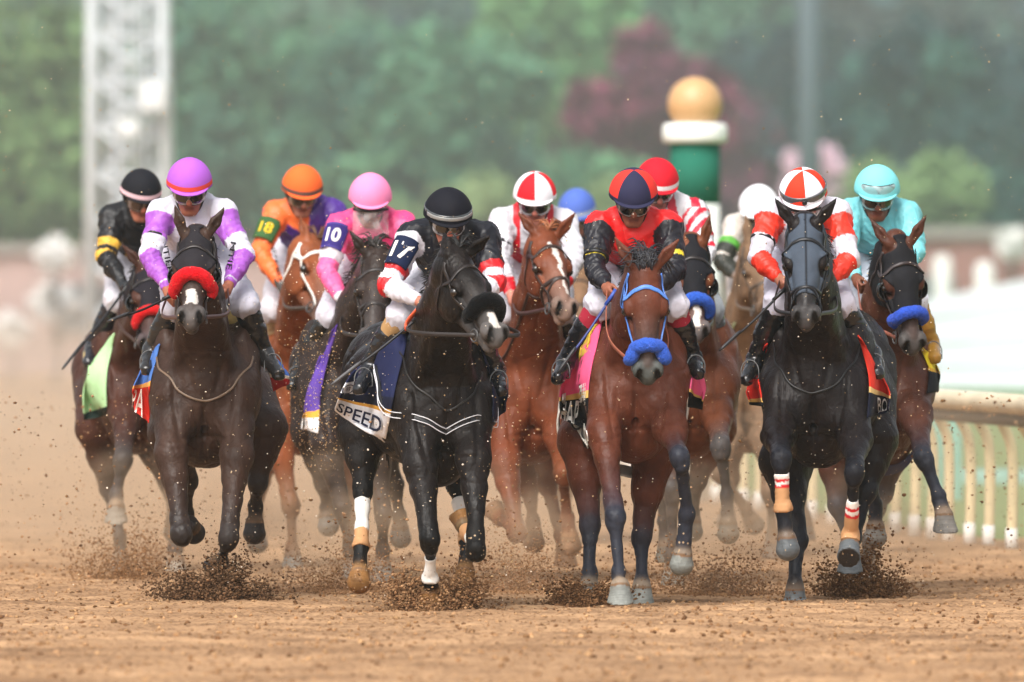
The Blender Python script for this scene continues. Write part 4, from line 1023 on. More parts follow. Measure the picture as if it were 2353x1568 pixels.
# ------------------------------------------------------------------ infield grass beyond the rail and the rail itself
railpts = [(3.62, 2.0), (3.42, 7.5), (3.16, 11.2), (2.64, 15.5), (1.7, 24.), (1.05, 34.), (.8, 48), (.9, 70), (1.6, 100), (4, 140)]
RP = spline([np.array([a, b_, 0.]) for a, b_ in railpts], 160)
g = []
for p in RP: g.append(p+X*.5)
GV = []; GF = []
for i, p in enumerate(g): GV += [p+Z*.006, np.array([p[0]+60+i, p[1]+.5, .006])]
for i in range(len(g)-1): GF.append([2*i, 2*i+1, 2*i+3, 2*i+2])
M_grass = mat('infield_turf', color=lin('5c7c42'), rough=.9, noise=.25, nscale=3, bump=.5, bscale=60)
o = mesh_obj('grass', np.array(GV), GF, M_grass, smooth=False); tag(o, 'bright green infield turf beyond the running rail', kind='structure')
M_rail = mat('rail_paint', color=lin('cdbfa4'), rough=.6, noise=.12, nscale=3)
M_railb = mat('rail_underside', color=lin('4e4234'), rough=.8)
M_post = mat('rail_post_paint', color=lin('d8c8a0'), rough=.6, noise=.1, nscale=6)
rroot = empty('running_rail', tuple(RP[20]), 'cream running rail on curved posts along the infield turf at right', 'rail')
v, f = tube(RP[:120]+Z*.93, .065, 10); mesh_obj('top_rail', v, f, M_rail, rroot)
v, f = tube(RP[:120]+Z*.835+X*.02, .045, 8); mesh_obj('dark_underside', v, f, M_railb, rroot)  # darker tube drawn as the dark underside of the top rail
acc = 0; last = RP[0]; np_ = 0
for i in range(1, 120):
    acc += np.linalg.norm(RP[i]-RP[i-1])
    if acc > (.66 if RP[i][1] < 34 else 2.5):
        acc = 0; p = RP[i]; np_ += 1
        if np_ > 85: break
        v, f = tube(spline([p+X*.12, p+X*.13+Z*.4, p+X*.12+Z*.66, p+X*.06+Z*.80, p+Z*.90], 14), [.034]*14, 8); po = mesh_obj('post', v, f, M_post, rroot)
        v, f = tube([p+X*.12, p+X*.12+Z*.14], .039, 10); mesh_obj('post_sleeve', v, f, mat('sleeve_white', color=lin('e6e4de'), rough=.6), po)
# teal bench-like machine behind the rail
tb = Bag(); tb.add(bevelbox(W(2290, 1140, 95), (.35, .5, .22), bv=.3), lin('6fa39a')); tb.add(bevelbox(W(2330, 1200, 95), (.14, .4, .20)), lin('4b5a4e'))
tag(tb.obj('equipment_crate', mat('teal_paint', attr=True, rough=.6)), 'teal box standing on the infield grass behind the rail', 'crate')
tb = Bag(); tb.add(bevelbox(W(2195, 1090, 88), (.05, .05, .62), bv=.3), lin('5fa79c')); tb.add(bevelbox(W(2150, 1090, 88), (.06, .05, .62), bv=.3), lin('5fa79c')); tb.add(bevelbox(W(2172, 1005, 88), (.12, .04, .06)), lin('5fa79c'))
tag(tb.obj('metal_frame', mat('teal_paint', attr=True, rough=.6)), 'teal upright frame seen between the rail posts', 'frame')

# ------------------------------------------------------------------ furlong pole
fp = W(1597, 620, 88); fr_ = empty('furlong_pole', (fp[0], fp[1], 0), 'green and white furlong pole topped with a gold ball', 'pole')
zz = lambda py, d: CAMH-(py-HZ)*d/26400
z1, z0_ = zz(330, 88), zz(470, 88)
v, f = lathe((fp[0], fp[1], 0), [(.19, z0_), (.19, z1)], 32); mesh_obj('green_section', v, f, mat('pole_green', color=lin('2a6a58'), rough=.9, spec=.05), fr_)
v, f = lathe((fp[0], fp[1], 0), [(.191, 0.0), (.191, z0_)], 32); mesh_obj('white_section', v, f, mat('pole_white', color=lin('dfe2dc'), rough=.5), fr_)
v, f = lathe((fp[0], fp[1], 0), [(.19, z1), (.245, z1+.01), (.25, z1+.05), (.25, z1+.12), (.235, z1+.15), (.10, z1+.165)], 32); mesh_obj('cap', v, f, mat('pole_white', color=lin('dfe2dc')), fr_)
zb = zz(240, 88); pr = [(.21*math.cos(a), zb+.21*math.sin(a)) for a in np.linspace(-1.5, 1.5, 20)]
v, f = lathe((fp[0], fp[1], 0), pr, 36); mesh_obj('ball', v, f, mat('gold_paint', color=lin('c0986a'), rough=.45, spec=.5), fr_)

# ------------------------------------------------------------------ tower, lamp pole, far things
M_tow = mat('galvanised_steel', color=lin('c6ccd0'), rough=.6, noise=.1, nscale=2)
tw = W(300, 620, 150); tr = empty('lattice_tower', (tw[0], tw[1], 0), 'tall pale steel lattice tower rising behind the left riders', 'tower')
hw = .45; H_ = 9.0
for i, (a, b_) in enumerate(((-1, -1), (1, -1), (1, 1), (-1, 1))):
    x0 = tw[0]+a*(hw+.07); x1 = tw[0]+a*(hw-.03)-.05; v, f = tube([np.array([x0, tw[1]+b_*.5, 0]), np.array([x1, tw[1]+b_*.45, H_])], .075, 8); mesh_obj('leg', v, f, M_tow, tr)
for i, xo in enumerate((-.30, -.21, -.12, -.02, .10, .21, .30)):
    g_ = Bag(); g_.add(tube([np.array([tw[0]+xo+.03, tw[1]-.2, 0]), np.array([tw[0]+xo-.05, tw[1]-.2, H_])], (.045, .035, .05, .03, .045, .025, .035)[i], 8), (1, 1, 1)); g_.obj('conduit', M_tow, tr)
for s in (-1, 1):
    bz = Bag(); zq = .6
    while zq < H_-.6:
        bz.add(tube([np.array([tw[0]-hw, tw[1]+s*.46, zq]), np.array([tw[0]+hw, tw[1]+s*.46, zq+.6])], .028, 6), (1, 1, 1)); bz.add(tube([np.array([tw[0]+hw, tw[1]+s*.46, zq]), np.array([tw[0]-hw, tw[1]+s*.46, zq+.6])], .028, 6), (1, 1, 1))
        bz.add(tube([np.array([tw[0]-hw, tw[1]+s*.46, zq]), np.array([tw[0]+hw, tw[1]+s*.46, zq])], .032, 6), (1, 1, 1))
        zq += .6
    bz.obj('bracing', M_tow, tr)
v, f = bevelbox(W(352, 222, 149.2), (.16, .12, .19)); mesh_obj('junction_box', v, f, mat('box_paint', color=lin('d2d4d4')), tr)
v, f = bevelbox(W(295, 295, 149.2), (.13, .10, .12)); mesh_obj('junction_box', v, f, mat('box_paint', color=lin('d2d4d4')), tr)
lp = W(1862, 620, 185); lr = empty('lamp_pole', (lp[0], lp[1], 0), 'grey lamp pole against the dark trees at right', 'pole')
v, f = tube([np.array([lp[0], lp[1], 0]), np.array([lp[0]-.03, lp[1], 9.])], .19, 12); mesh_obj('shaft', v, f, mat('grey_pole', color=lin('4c5a60'), rough=.6), lr)
v, f = bevelbox((lp[0], lp[1], 9.05), (.5, .2, .15)); mesh_obj('lamp_head', v, f, mat('grey_pole', color=lin('4c5a60')), lr)

def brickmat():
    return mat('brick_wall', color=lin('8a6a66'), rough=.9, noise=.25, nscale=1.2)
def box(name, px0, px1, py0, py1, d, dep, m, label, cat, ground=True):
    a = W(px0, py0, d); b_ = W(px1, py1, d); z0 = 0 if ground else b_[2]
    c = np.array([(a[0]+b_[0])/2, d-60+dep/2, (a[2]+z0)/2]); h = ((b_[0]-a[0])/2, dep/2, (a[2]-z0)/2)
    v, f = bevelbox(c, h, bv=.03); o = mesh_obj(name, v, f, m, smooth=False); tag(o, label, cat); return o
# low brick buildings with windows and coping, left and right of the pack
def building(px0, px1, py0, d, label, col, tint):
    a = W(px0, py0, d); b_ = W(px1, py0, d); r_ = empty('brick_building', ((a[0]+b_[0])/2, d-60, 0), label, 'building')
    wdt = (b_[0]-a[0])/2; h = a[2]
    m = mat('brick_'+tint, color=lin(col), rough=.9, noise=.2, nscale=.8)
    v, f = bevelbox((r_.location[0], d-60+3, h/2), (wdt, 3, h/2), bv=.01); mesh_obj('wall', v, f, m, r_, smooth=False)
    v, f = bevelbox((r_.location[0], d-60+3, h+.08), (wdt+.15, 3.15, .08), bv=.1); mesh_obj('coping', v, f, mat('coping_stone', color=lin('8f8983')), r_, smooth=False)
    k = int(wdt*2/2.2)
    for i in range(k):
        x = a[0]+1.1+i*2.2
        v, f = bevelbox((x, d-60-.03, h*.55), (.4, .03, .38)); wv = mesh_obj('window', v, f, mat('window_glass', color=lin('4a5358'), rough=.2), r_, smooth=False)
        v, f = bevelbox((x, d-60-.06, h*.55-.42), (.5, .06, .04)); mesh_obj('sill', v, f, mat('coping_stone', color=lin('8f8983')), wv, smooth=False)
    return r_
building(-260, 640, 583, 196, 'low pinkish brick building far behind the left riders', 'a58e88', 'pale')
building(1990, 2700, 545, 196, 'dark red brick building behind the white paling at right', '8a625c', 'red')
# white paling fence at right
pf = empty('paling_fence', tuple(W(2230, 620, 173)*np.array([1, 1, 0])), 'white paling fence beyond the rail at right', 'fence')
a = W(2080, 890, 173); b_ = W(2520, 890, 168); 
for i in range(64):
    t = i/63; p = lerp(a, b_, t); ht = (890-lerp(700, 610, t))/152.6
    v, f = bevelbox((p[0], p[1], ht/2), (.0215, .012, ht/2)); 
    if i == 0: pk = Bag()
    pk.add((v, f), (1, 1, 1))
pk.obj('palings', mat('paling_white', color=lin('d8dde4'), rough=.6), pf, smooth=False)
for q in (.25, .5, .8):
    v, f = tube([np.array([a[0], a[1]+.04, (890-700)/152.6*q]), np.array([b_[0], b_[1]+.04, (890-610)/152.6*q])], .05, 6); mesh_obj('crossbar', v, f, mat('paling_white', color=lin('d8dde4')), pf)
bw = W(2350, 880, 168); v, f = bevelbox(((a[0]+b_[0])/2, 171-60, .02), (1.6, .3, .10)); 
# white bollards in front of the brick building, tents and shrubs
for k, (px, py, d) in enumerate(((2165, 600, 188), (2262, 615, 188))):
    c = W(px, py, d); v, f = lathe((c[0], c[1], 0), [(.15, 0), (.15, c[2]), (.12, c[2]+.06), (.04, c[2]+.09)], 14)
    tag(mesh_obj('white_post', v, f, mat('white_paint', color=lin('e4e4e0'))), 'white post in front of the dark brick wall, '+('nearer the turquoise rider' if k == 0 else 'nearer the right edge of the photo'), 'post', 'white posts before the brick building')

# ------------------------------------------------------------------ trees
M_leaf = mat('leaf_surface', attr=True, rough=.75, spec=.2)
M_bark = mat('bark', color=lin('4c4238'), rough=.95, noise=.3, nscale=6, bump=.6, bscale=12)
def tree(px, d, rad, cz, cols, label, name='broadleaf_tree', cat='tree', n=5200, leaf=.17, group=None, flat=1.0, trunk=True, seed=0, depth=.7):
    rs = np.random.RandomState(seed+500); c = W(px, 620, d); x0, y0 = c[0], c[1]
    r_ = empty(name, (x0, y0, 0), label, cat, group)
    # leaf clumps through the crown volume
    nc = 42; cc = rs.normal(size=(nc, 3)); cc /= np.linalg.norm(cc, axis=1)[:, None]; cc *= (rs.rand(nc, 1)**.45)
    cc = cc*np.array([rad, rad*depth, rad*flat])*.82+np.array([x0, y0, cz]); cr = rad*rs.uniform(.22, .42, nc); cs = rs.randint(0, len(cols), nc)
    k = rs.randint(0, nc, n); dv = rs.normal(size=(n, 3)); dv /= np.linalg.norm(dv, axis=1)[:, None]
    P = cc[k]+dv*(cr[k]*(rs.rand(n)**.4))[:, None]; P[:, 2] = np.maximum(P[:, 2], .15)
    a = rs.normal(size=(n, 3)); a /= np.linalg.norm(a, axis=1)[:, None]; b2 = np.cross(a, rs.normal(size=(n, 3))); b2 /= np.linalg.norm(b2, axis=1)[:, None]
    s = leaf*rs.uniform(.5, 1.4, n)[:, None]
    V = np.stack([P-a*s, P+b2*s*.6, P+a*s, P-b2*s*.6], 1).reshape(-1, 3); F = np.arange(n*4).reshape(-1, 4)
    CL = np.array([lin(q) for q in cols]); CL = CL*.6+CL.mean(0)*.4; C = CL[cs[k]]*rs.uniform(.85, 1.15, (n, 1))
    mesh_obj('crown', V, F, M_leaf, r_, col=np.repeat(C, 4, 0), smooth=False)
    if trunk:
        g = Bag(); g.add(tube(spline([np.array([x0, y0, 0]), np.array([x0+.1, y0, cz*.4]), np.array([x0, y0, cz])], 10), np.linspace(.32, .10, 10)*rad/3.5, 10), (1, 1, 1))
        for j in range(7):
            e = cc[j]; st = np.array([x0, y0, cz*rs.uniform(.35, .8)]); g.add(tube(spline([st, lerp(st, e, .5)+Z*.2, e], 7), np.linspace(.11, .03, 7)*rad/3.5, 6), (1, 1, 1))
        g.obj('trunk', M_bark, r_)
    return r_
GA = ['4c7a5a', '588668', '3f6c52', '66966e']; GB = ['31584e', '284a48', '3a6656', '223f42']; GD = ['142a36', '1a3640', '24444a', '10222e']; GY = ['5e9058', '528452', '6c9c64']
GO = ['5e7c4c', '506e42', '6c8854', '46623c']; GM = ['5c2c42', '6a2e48', '44263a', '7c3650']
tree(0, 205, 3.4, 3.6, GO, 'olive green tree at the left edge of the photo', seed=1)
tree(150, 222, 2.6, 2.4, GO, 'olive tree left of the steel tower', seed=2)
tree(480, 215, 2.8, 4.2, GA+GB[:1], 'mid green tree just right of the steel tower', seed=3)
tree(720, 226, 3.0, 2.8, GA, 'broad green tree above the orange capped rider', seed=4)
tree(960, 210, 2.7, 4.0, GA+GB[:2], 'green tree above the pink capped rider', seed=5)
tree(1130, 222, 2.4, 2.0, GA+['7a9a66'], 'paler green tree above the number 17 rider', seed=6)
tree(1270, 236, 2.4, 6.0, GY, 'bright yellow green tree at the top centre', seed=7)
tree(1370, 206, 1.5, 2.4, GA, 'low rounded green tree left of the gold ball', seed=8)
tree(1500, 209, 1.65, 4.5, GM+['8a4058'], 'maroon leaved tree left of the gold ball', seed=9, n=4200)
tree(1690, 222, 1.6, 3.4, GM[:3]+['4a3440'], 'dull purple tree behind the gold ball pole', seed=10, n=3800)
tree(1850, 236, 2.6, 4.8, GD+GB[:1], 'dark blue green tree behind the grey lamp pole', seed=11)
tree(2060, 212, 2.4, 4.0, GD+GB, 'green tree above the turquoise rider', seed=12)
tree(2280, 226, 2.8, 4.2, GD+GB[:1], 'dark tree in the upper right corner', seed=13)
tree(1560, 246, 3.4, 6.0, GB+GA, 'tall green tree behind the maroon tree', seed=14)
tree(330, 250, 3.6, 4.5, GA+GO, 'tall green tree behind the steel tower', seed=15)
tree(900, 256, 4.4, 4.5, GB+GD, 'large shaded tree behind the middle of the row', seed=16, n=7000)  # leaves take the dark blue green palettes
tree(1980, 256, 4.0, 4.0, GD, 'large dark tree in the far row at right', seed=17, n=7000)
tree(2420, 250, 3.6, 4.0, GD+GB, 'dark tree beyond the right edge of the frame', seed=18)
tree(1250, 258, 3.6, 3.2, GA+GB, 'tall tree in the far row at the centre', seed=19, n=6000)
tree(550, 262, 4.2, 3.5, GB+GA, 'wide shaded tree in the far row at left', seed=20, n=7000)  # dark and mid green leaf palettes mixed
tree(-80, 252, 4.0, 4.0, GO+GB, 'tall olive tree in the far row at the left edge', seed=21, n=6000)
for k, px in enumerate((-250, 150, 560, 960, 1380, 1760, 2150, 2560)): tree(px, 285+3*k, 6.5, 6.2, GB+(GD if px > 1500 else GA), 'very tall dark tree of the last row, '+('beyond the left edge', 'behind the steel tower', 'above the orange cap', 'above the pink cap', 'above the red and white cap', 'right of the gold ball', 'above the turquoise cap', 'beyond the right edge')[k], seed=60+k, n=5200, leaf=.42, group='tall trees of the last row')
for k, (px, py, r, lb) in enumerate(((2000, 455, .85, 'yellow green shrub left of the turquoise cap'), (2150, 455, .95, 'yellow green shrub right of the turquoise cap'), (2290, 480, .9, 'dark green shrub near the right edge'), (1100, 500, 1.0, 'pale green shrub between the pink and red caps'), (900, 545, .9, 'grey green shrub behind the pink rider'), (1380, 500, .8, 'green shrub behind the blue cap'))):
    c = W(px, py, 200); tree(px, 200+k, r, max(c[2], .7), [['74905e', '688454', '82a06a'], ['74905e', '688454', '82a06a'], GB, ['8aa070', '7c9566'], ['6d8a66', '7c9566'], ['6d8a5c', '86a06c']][k], lb, name='shrub', cat='shrub', n=1800, leaf=.10, trunk=True, flat=.8, seed=30+k)
c = W(1868, 400, 192); tree(1868, 192, .62, c[2], ['d8b8c8', 'c8a4b8', 'e6d0da'], 'pale pink flowering shrub behind the white and orange cap', name='flowering_shrub', cat='shrub', n=1900, leaf=.085, trunk=True, flat=.75, seed=40)
for k, (px, py, r, lb) in enumerate(((125, 590, .33, 'white flowering shrub before the pink building'), (125, 700, .42, 'larger white flowering shrub left of the black and gold rider'), (22, 760, .36, 'white flowering shrub at the left edge'), (2330, 560, .3, 'white flowering shrub before the dark brick building'))):
    c = W(px, py, 178); tree(px, 178+k, r, max(c[2], .3), ['e8e6e2', 'd6d8d6', 'f2f0ee'], lb, name='flowering_shrub', cat='shrub', n=900, leaf=.06, trunk=True, flat=.9, seed=44+k)
# ------------------------------------------------------------------ the field
c_ = lin
# bay at the far left under the black and gold rider
h1 = horse('h1', 67, (318, 885), (285, 872, 1.35), (348, 618, -.42), (352, 800, 14), dict(
    fl=[(290, 960, -.02), (282, 1055, -.38), (267, 1140, -.36), (267, 1201, -.42), 'f'],
    fr=[(372, 985, .1), (400, 1130, .1), (402, 1262, .12), (403, 1320, .12), 'f'],
    hl=[(222, 985, .85), (252, 1125, 1.05), (276, 1235, .95), (278, 1316, .95), 'f'],
    hr=[(330, 985, .9), (385, 1110, 1.0), (398, 1190, 1.1), (400, 1235, 1.15), 't']),
    '40241a', 'bay horse with black hood behind the red noseband horse, at the far left', points='3a3534', muzzle='4a4040', vox=.0105, hoofc='8e867a', eart=[(305, 590, 0), (375, 590, 0)], belly=1)
bridle(h1, noseband=None, off=.014); hood(h1, '1d1a20', t1=.37); shadow_roll(h1, 'c41a1e', t=.41, r=.032, tl=-.06)
cloth4(h1, [(262, 765, .30), (206, 835, .36), (193, 965, .34), (243, 955, .28)], [(.88, 'a9cf9a'), (1, '23302c')])
saddle(h1, padon=True)
# dark brown horse with the red noseband
h2 = horse('h2', 61.3, (470, 905), (474, 868, 1.35), (450, 543, -.42), (441, 738, -4), dict(
    fl=[(395, 1045, -.02), (417, 1232, -.22), (436, 1205, .16), (448, 1232, .26), 't'],
    fr=[(543, 1050, -.02), (526, 1236, -.24), (508, 1290, -.02), (485, 1312, .06), 's'],
    hl=[(395, 1000, .8), (432, 1105, 1.0), (428, 1180, 1.15), (424, 1235, 1.2), 't'],
    hr=[(606, 985, .75), (592, 1112, .7), (586, 1165, .82), (584, 1240, .80), 't']),
    '38271f', 'dark brown horse with a red fleece noseband, second from the left', points='2c2624', muzzle='4d4846', cw=1.08, neckw=.95,
    eart=[(410, 500, .0), (502, 500, .0)], hoofc='3c3634', blaze=[(.40, 0, .47, 0, .028, .034)])
bridle(h2, noseband=None, off=.014); hood(h2, '232024', t1=.30, eye=.050); shadow_roll(h2, 'c9121c', t=.36, r=.038, tl=-.045, span=98)
neck_strap(h2, [h2['T'](.10, -.30, .22), h2['T'](-.02, -.17, .05), h2['T'](-.12, 0, -.03), h2['T'](-.02, .17, .05), h2['T'](.1, .30, .22)], c='6b5644', off=.012)
f, _ = cloth4(h2, [(366, 790, .40), (330, 845, .58), (305, 935, .58), (342, 972, .55)], [(.45, '4a6fb0'), (.55, 'e0a050'), (1, 'cf2f22')], bulge=.02)
write('lettering', 'PA', lambda u, v: f(.62-u*3.6, .78-v*4.0, .009), .17, .11, c_('f2ede4'), h2['root'])
cloth4(h2, [(585, 770, .45), (648, 840, .58), (666, 878, .58), (628, 900, .6)], [(.55, '3f62a8'), (.7, 'e0d8cc'), (1, '9c1f22')])
saddle(h2)
# chestnut under the orange rider
h3 = horse('h3', 68, (688, 890), (700, 858, 1.35), (722, 560, -.40), (770, 722, 55), dict(
    fl=[(640, 1020, -.0), (668, 1160, -.1), (672, 1262, -.02), (673, 1312, -.02), 'f'],
    fr=[(748, 1010, -.0), (752, 1130, -.3), (755, 1150, .0), (755, 1200, .1), 't'],
    hl=[(632, 985, .85), (600, 1110, .9), (592, 1185, 1.0), (592, 1262, 1.0), 't'],
    hr=[(770, 985, .85), (800, 1100, 1.0), (815, 1200, 1.0), (818, 1270, 1.0), 'f']),
    '7e4426', 'chestnut horse with white rein straps under the orange rider', points='7a5236', muzzle='6d5348', vox=.0105)
bridle(h3, c='e4ded6', noseband=None, w=.011)
saddle(h3, padon=True)
# dark horse under the number 10 rider
h4 = horse('h4', 65, (800, 895), (790, 860, 1.35), (868, 590, -.42), (858, 790, 6), dict(
    fl=[(748, 1020, -.02), (787, 1165, -.08), (803, 1268, .0), (812, 1330, .02), 'f'],
    fr=[(865, 1030, -.02), (880, 1180, -.1), (879, 1265, -.0), (878, 1335, .0), 'f'],
    hl=[(718, 990, .8), (745, 1110, .9), (752, 1165, 1.0), (755, 1222, 1.0), 't'],
    hr=[(862, 990, .85), (905, 1110, .95), (918, 1185, 1.0), (921, 1250, 1.0), 't']),
    '2a201c', 'dark horse with wild black mane under the pink rider number 10', points='3c3430', muzzle='4a4442', eart=[(816, 548, .0), (925, 552, .0)], blaze=[(.12, .02, .19, .03, .008, .014)])
h4['maneside'] = .0
bridle(h4, c='2a2422', noseband=.34)
cloth4(h4, [(775, 745, .30), (738, 820, .36), (692, 985, .34), (730, 996, .28)], [(.80, '5a3f92'), (.85, 'd09a3c'), (1, 'e2dcd8')])
saddle(h4, padon=False)
# number 17's horse
h5 = horse('h5', 59.4, (1017, 940), (915, 905, 1.35), (1052, 588, -.38), (1155, 775, 34), dict(
    fl=[(968, 1075, -.0), (988, 1240, -.22), (988, 1335, -.06), (990, 1398, .0), 'f'],
    fr=[(1088, 1060, -.02), (1094, 1268, -.26), (1074, 1222, .10), (1056, 1180, .20), 's'],
    hl=[(832, 1000, .95), (834, 1125, .80), (830, 1255, .62), (824, 1352, .52), 't'],
    hr=[(1030, 1000, 1.0), (1048, 1110, .85), (1072, 1240, .66), (1067, 1350, .58), 't']),
    '150f0d', 'nearly black horse with black fleece noseband and white-edged breast strap', points='0d0b0a'
    , muzzle='5a5654', cw=1.05, neckw=1.02, sole='6e6a50', hoofc='8a6238', eart=[(1022, 545, .06), (1122, 545, -.04)], blaze=[(.44, 0, .52, 0, .030, .022)])
bridle(h5, noseband=None, c='201815'); shadow_roll(h5, '040406', t=.41, r=.041, span=92, tl=-.03)
T = h5['T']
neck_strap(h5, [T(.30, -.32, .20), T(.10, -.26, .03), T(-.04, -.14, -.05), T(-.08, 0, -.10), T(-.04, .14, -.08), T(.10, .26, -.02), T(.25, .3, .1)], c='16161a', w=.017, name='breast_strap', off=.006)
o, nn = drape(h5, [T(.30, -.32, .20), T(.10, -.26, .03), T(-.04, -.14, -.05), T(-.08, 0, -.10), T(-.04, .14, -.08), T(.10, .26, -.02), T(.25, .3, .1)], off=.019, n=60, head=False)
g = Bag()
for q in (-1, 1): g.add(tube(o+Z*q*.014, .0024, 6), c_('d8d8dc'))
g.obj('strap_piping', M_flat, h5['root'])
neck_strap(h5, [T(.34, -.28, .34), T(.10, -.17, .26), T(-.02, -.10, .10), T(-.10, 0, .0), T(-.02, .12, .06), T(.1, .2, .16)], c='15110f', w=.005, off=.012)
f, _ = cloth4(h5, [(945, 745, .45), (822, 835, .58), (768, 945, .58), (884, 1018, .60)], [(.40, '1b2040'), (.62, 'dcdce0', .74, '1b2040'), (.70, '14182c'), (.745, 'c9943c'), (1, 'e6e6ea')], bulge=.03)
write('lettering', 'SPEED', lambda u, v: f(.54-u*2.05, .875-v*1.5, .010), .42, .105, c_('141a38'), h5['root'])
write('badge', 'WR', lambda u, v: f(.90-u*2.0, .52-v*1.6, .010), .055, .055, c_('141a38'), h5['root'])
rg = []
for q in np.linspace(0, 2*math.pi, 26): rg.append(f(.90-.052*math.cos(q)*2.0, .52-.050*math.sin(q)*1.6, .010))
v, ff = tube(rg, .0028, 5); mesh_obj('badge_ring', v, ff, M_print, h5['root'], fcol=np.tile(c_('141a38'), (len(ff), 1)))
cloth4(h5, [(1100, 790, .45), (1150, 860, .58), (1162, 940, .58), (1132, 970, .5)], [(1, '14182c')])
saddle(h5, padon=False)
# chestnut with the white blaze
h6 = horse('h6', 65, (1222, 905), (1230, 872, 1.35), (1256, 545, -.42), (1308, 715, 27), dict(
    fl=[(1158, 1060, -.02), (1188, 1225, -.22), (1150, 1190, .15), (1132, 1168, .25), 's'],
    fr=[(1284, 1000, -.05), (1293, 1085, -.40), (1304, 1190, -.22), (1313, 1268, -.18), 't'],
    hl=[(1190, 1000, .9), (1215, 1120, 1.0), (1225, 1200, 1.1), (1228, 1260, 1.1), 't'],
    hr=[(1262, 1000, .8), (1258, 1115, .75), (1288, 1230, .6), (1300, 1300, .55), 'f']),
    '693620', 'bright chestnut horse with a white blaze in the middle of the pack', points='6d3a20', muzzle='8a7266', eart=[(1207, 508, 0), (1310, 505, 0)],
    hoofc='8a6a50', blaze=[(.09, -.012, .17, .005, .012, .020), (.17, .005, .33, .015, .018, .008), (.33, .01, .46, .012, .005, .012)], mane='8a5230')
bridle(h6, noseband=.36, c='2c1c16', w=.011)
neck_strap(h6, [h6['T'](.3, -.3, .3), h6['T'](.0, -.17, .2), h6['hp'](.2, -.08, -.3), h6['hp'](.3, -.05, -.2)], c='38241e', w=.009)
saddle(h6, padon=True)
# horse hidden behind the chestnut, under the blue cap
h7 = horse('h7', 74.5, (1330, 900), (1335, 860, 1.35), (1332, 630, -.42), (1334, 760, 5), dict(
    fl=[(1290, 1010, -.0), (1300, 1110, -.1), (1305, 1200, .0), (1306, 1240, .02), 'f'],
    fr=[(1375, 1010, -.0), (1385, 1110, -.25), (1380, 1150, .0), (1375, 1185, .1), 't'],
    hl=[(1290, 985, .85), (1285, 1080, .95), (1290, 1170, 1.0), (1292, 1225, 1.0), 'f'],
    hr=[(1370, 985, .85), (1378, 1090, 1.0), (1385, 1150, 1.1), (1385, 1190, 1.1), 't']),
    '6d5340', 'brown horse mostly hidden behind the chestnut, under the blue cap', points='4a3c32', vox=.013, dusty=True)
bridle(h7); saddle(h7, padon=False)
# bay with the blue bridle
h8 = horse('h8', 60, (1459, 885), (1445, 872, 1.35), (1482, 612, -.46), (1490, 880, 3), dict(
    fl=[(1388, 995, -.05), (1414, 1188, -.38), (1422, 1318, -.46), (1426, 1386, -.55), 'f'],
    fr=[(1540, 985, -.05), (1563, 1050, -.36), (1578, 1182, -.22), (1565, 1312, -.18), 't'],
    hl=[(1335, 1010, .70), (1356, 1205, .55), (1354, 1318, .45), (1354, 1385, .42), 'f'],
    hr=[(1502, 1040, .62), (1474, 1235, .55), (1475, 1340, .45), (1474, 1390, .42), 'f']),
    '592f20', 'bay horse with blue bridle and blue fleece noseband, centre right', points='282a33', muzzle='4e5250', cw=1.0, neckw=1.0, hs=1.03, hoofc='80837e',
    eart=[(1422, 560, 0), (1550, 562, 0)], forelock='24242a')
bridle(h8, noseband=None, c='4f7fd0', w=.010); shadow_roll(h8, '3459b8', t=.455, r=.038, span=86, tl=-.035)
girth(h8, 'dedad0', b0=.72, w=.055, off=.018, name='surcingle')
f, _ = cloth4(h8, [(1385, 735, .42), (1312, 830, .58), (1286, 958, .58), (1345, 985, .55)], [(.66, 'ea5a86'), (.70, 'd8b060'), (1, '121216')])
write('lettering', 'HAP', lambda u, v: f(.58-u*3.9, .90-v*3.4, .010), .155, .10, c_('e8e6e2'), h8['root'])
T = h8['T']
cloth4(h8, [(1345, 880, .50), (1296, 905, .58), (1300, 950, .58), (1352, 1030, .60)], [(1, 'dcdad2')], name='girth_cover', bulge=.02)
rg = [W(1325, 965, 60.55)+X*.03*math.cos(q)*(1 if q < 6.28 else 1)+Z*.05*math.sin(q) for q in np.linspace(0, 2*math.pi, 20)]+[W(1338, 1000, 60.5), W(1344, 1028, 60.5)]
v, ff = tube(rg, .006, 6); v[:, 1] -= .0; mesh_obj('cord', v, ff, M_leather, h8['root'], fcol=np.tile(c_('2a2622'), (len(ff), 1)))
f, _ = cloth4(h8, [(1568, 740, .42), (1600, 835, .58), (1614, 942, .58), (1580, 935, .50)], [(.78, 'e8608a'), (.82, 'd8b060'), (1, '121216')])
cloth4(h8, [(1400, 700, .30), (1372, 745, .40), (1330, 835, .46), (1350, 800, .34)], [(1, 'c8a83c')], name='saddle_pad_edge')
saddle(h8, padon=False)
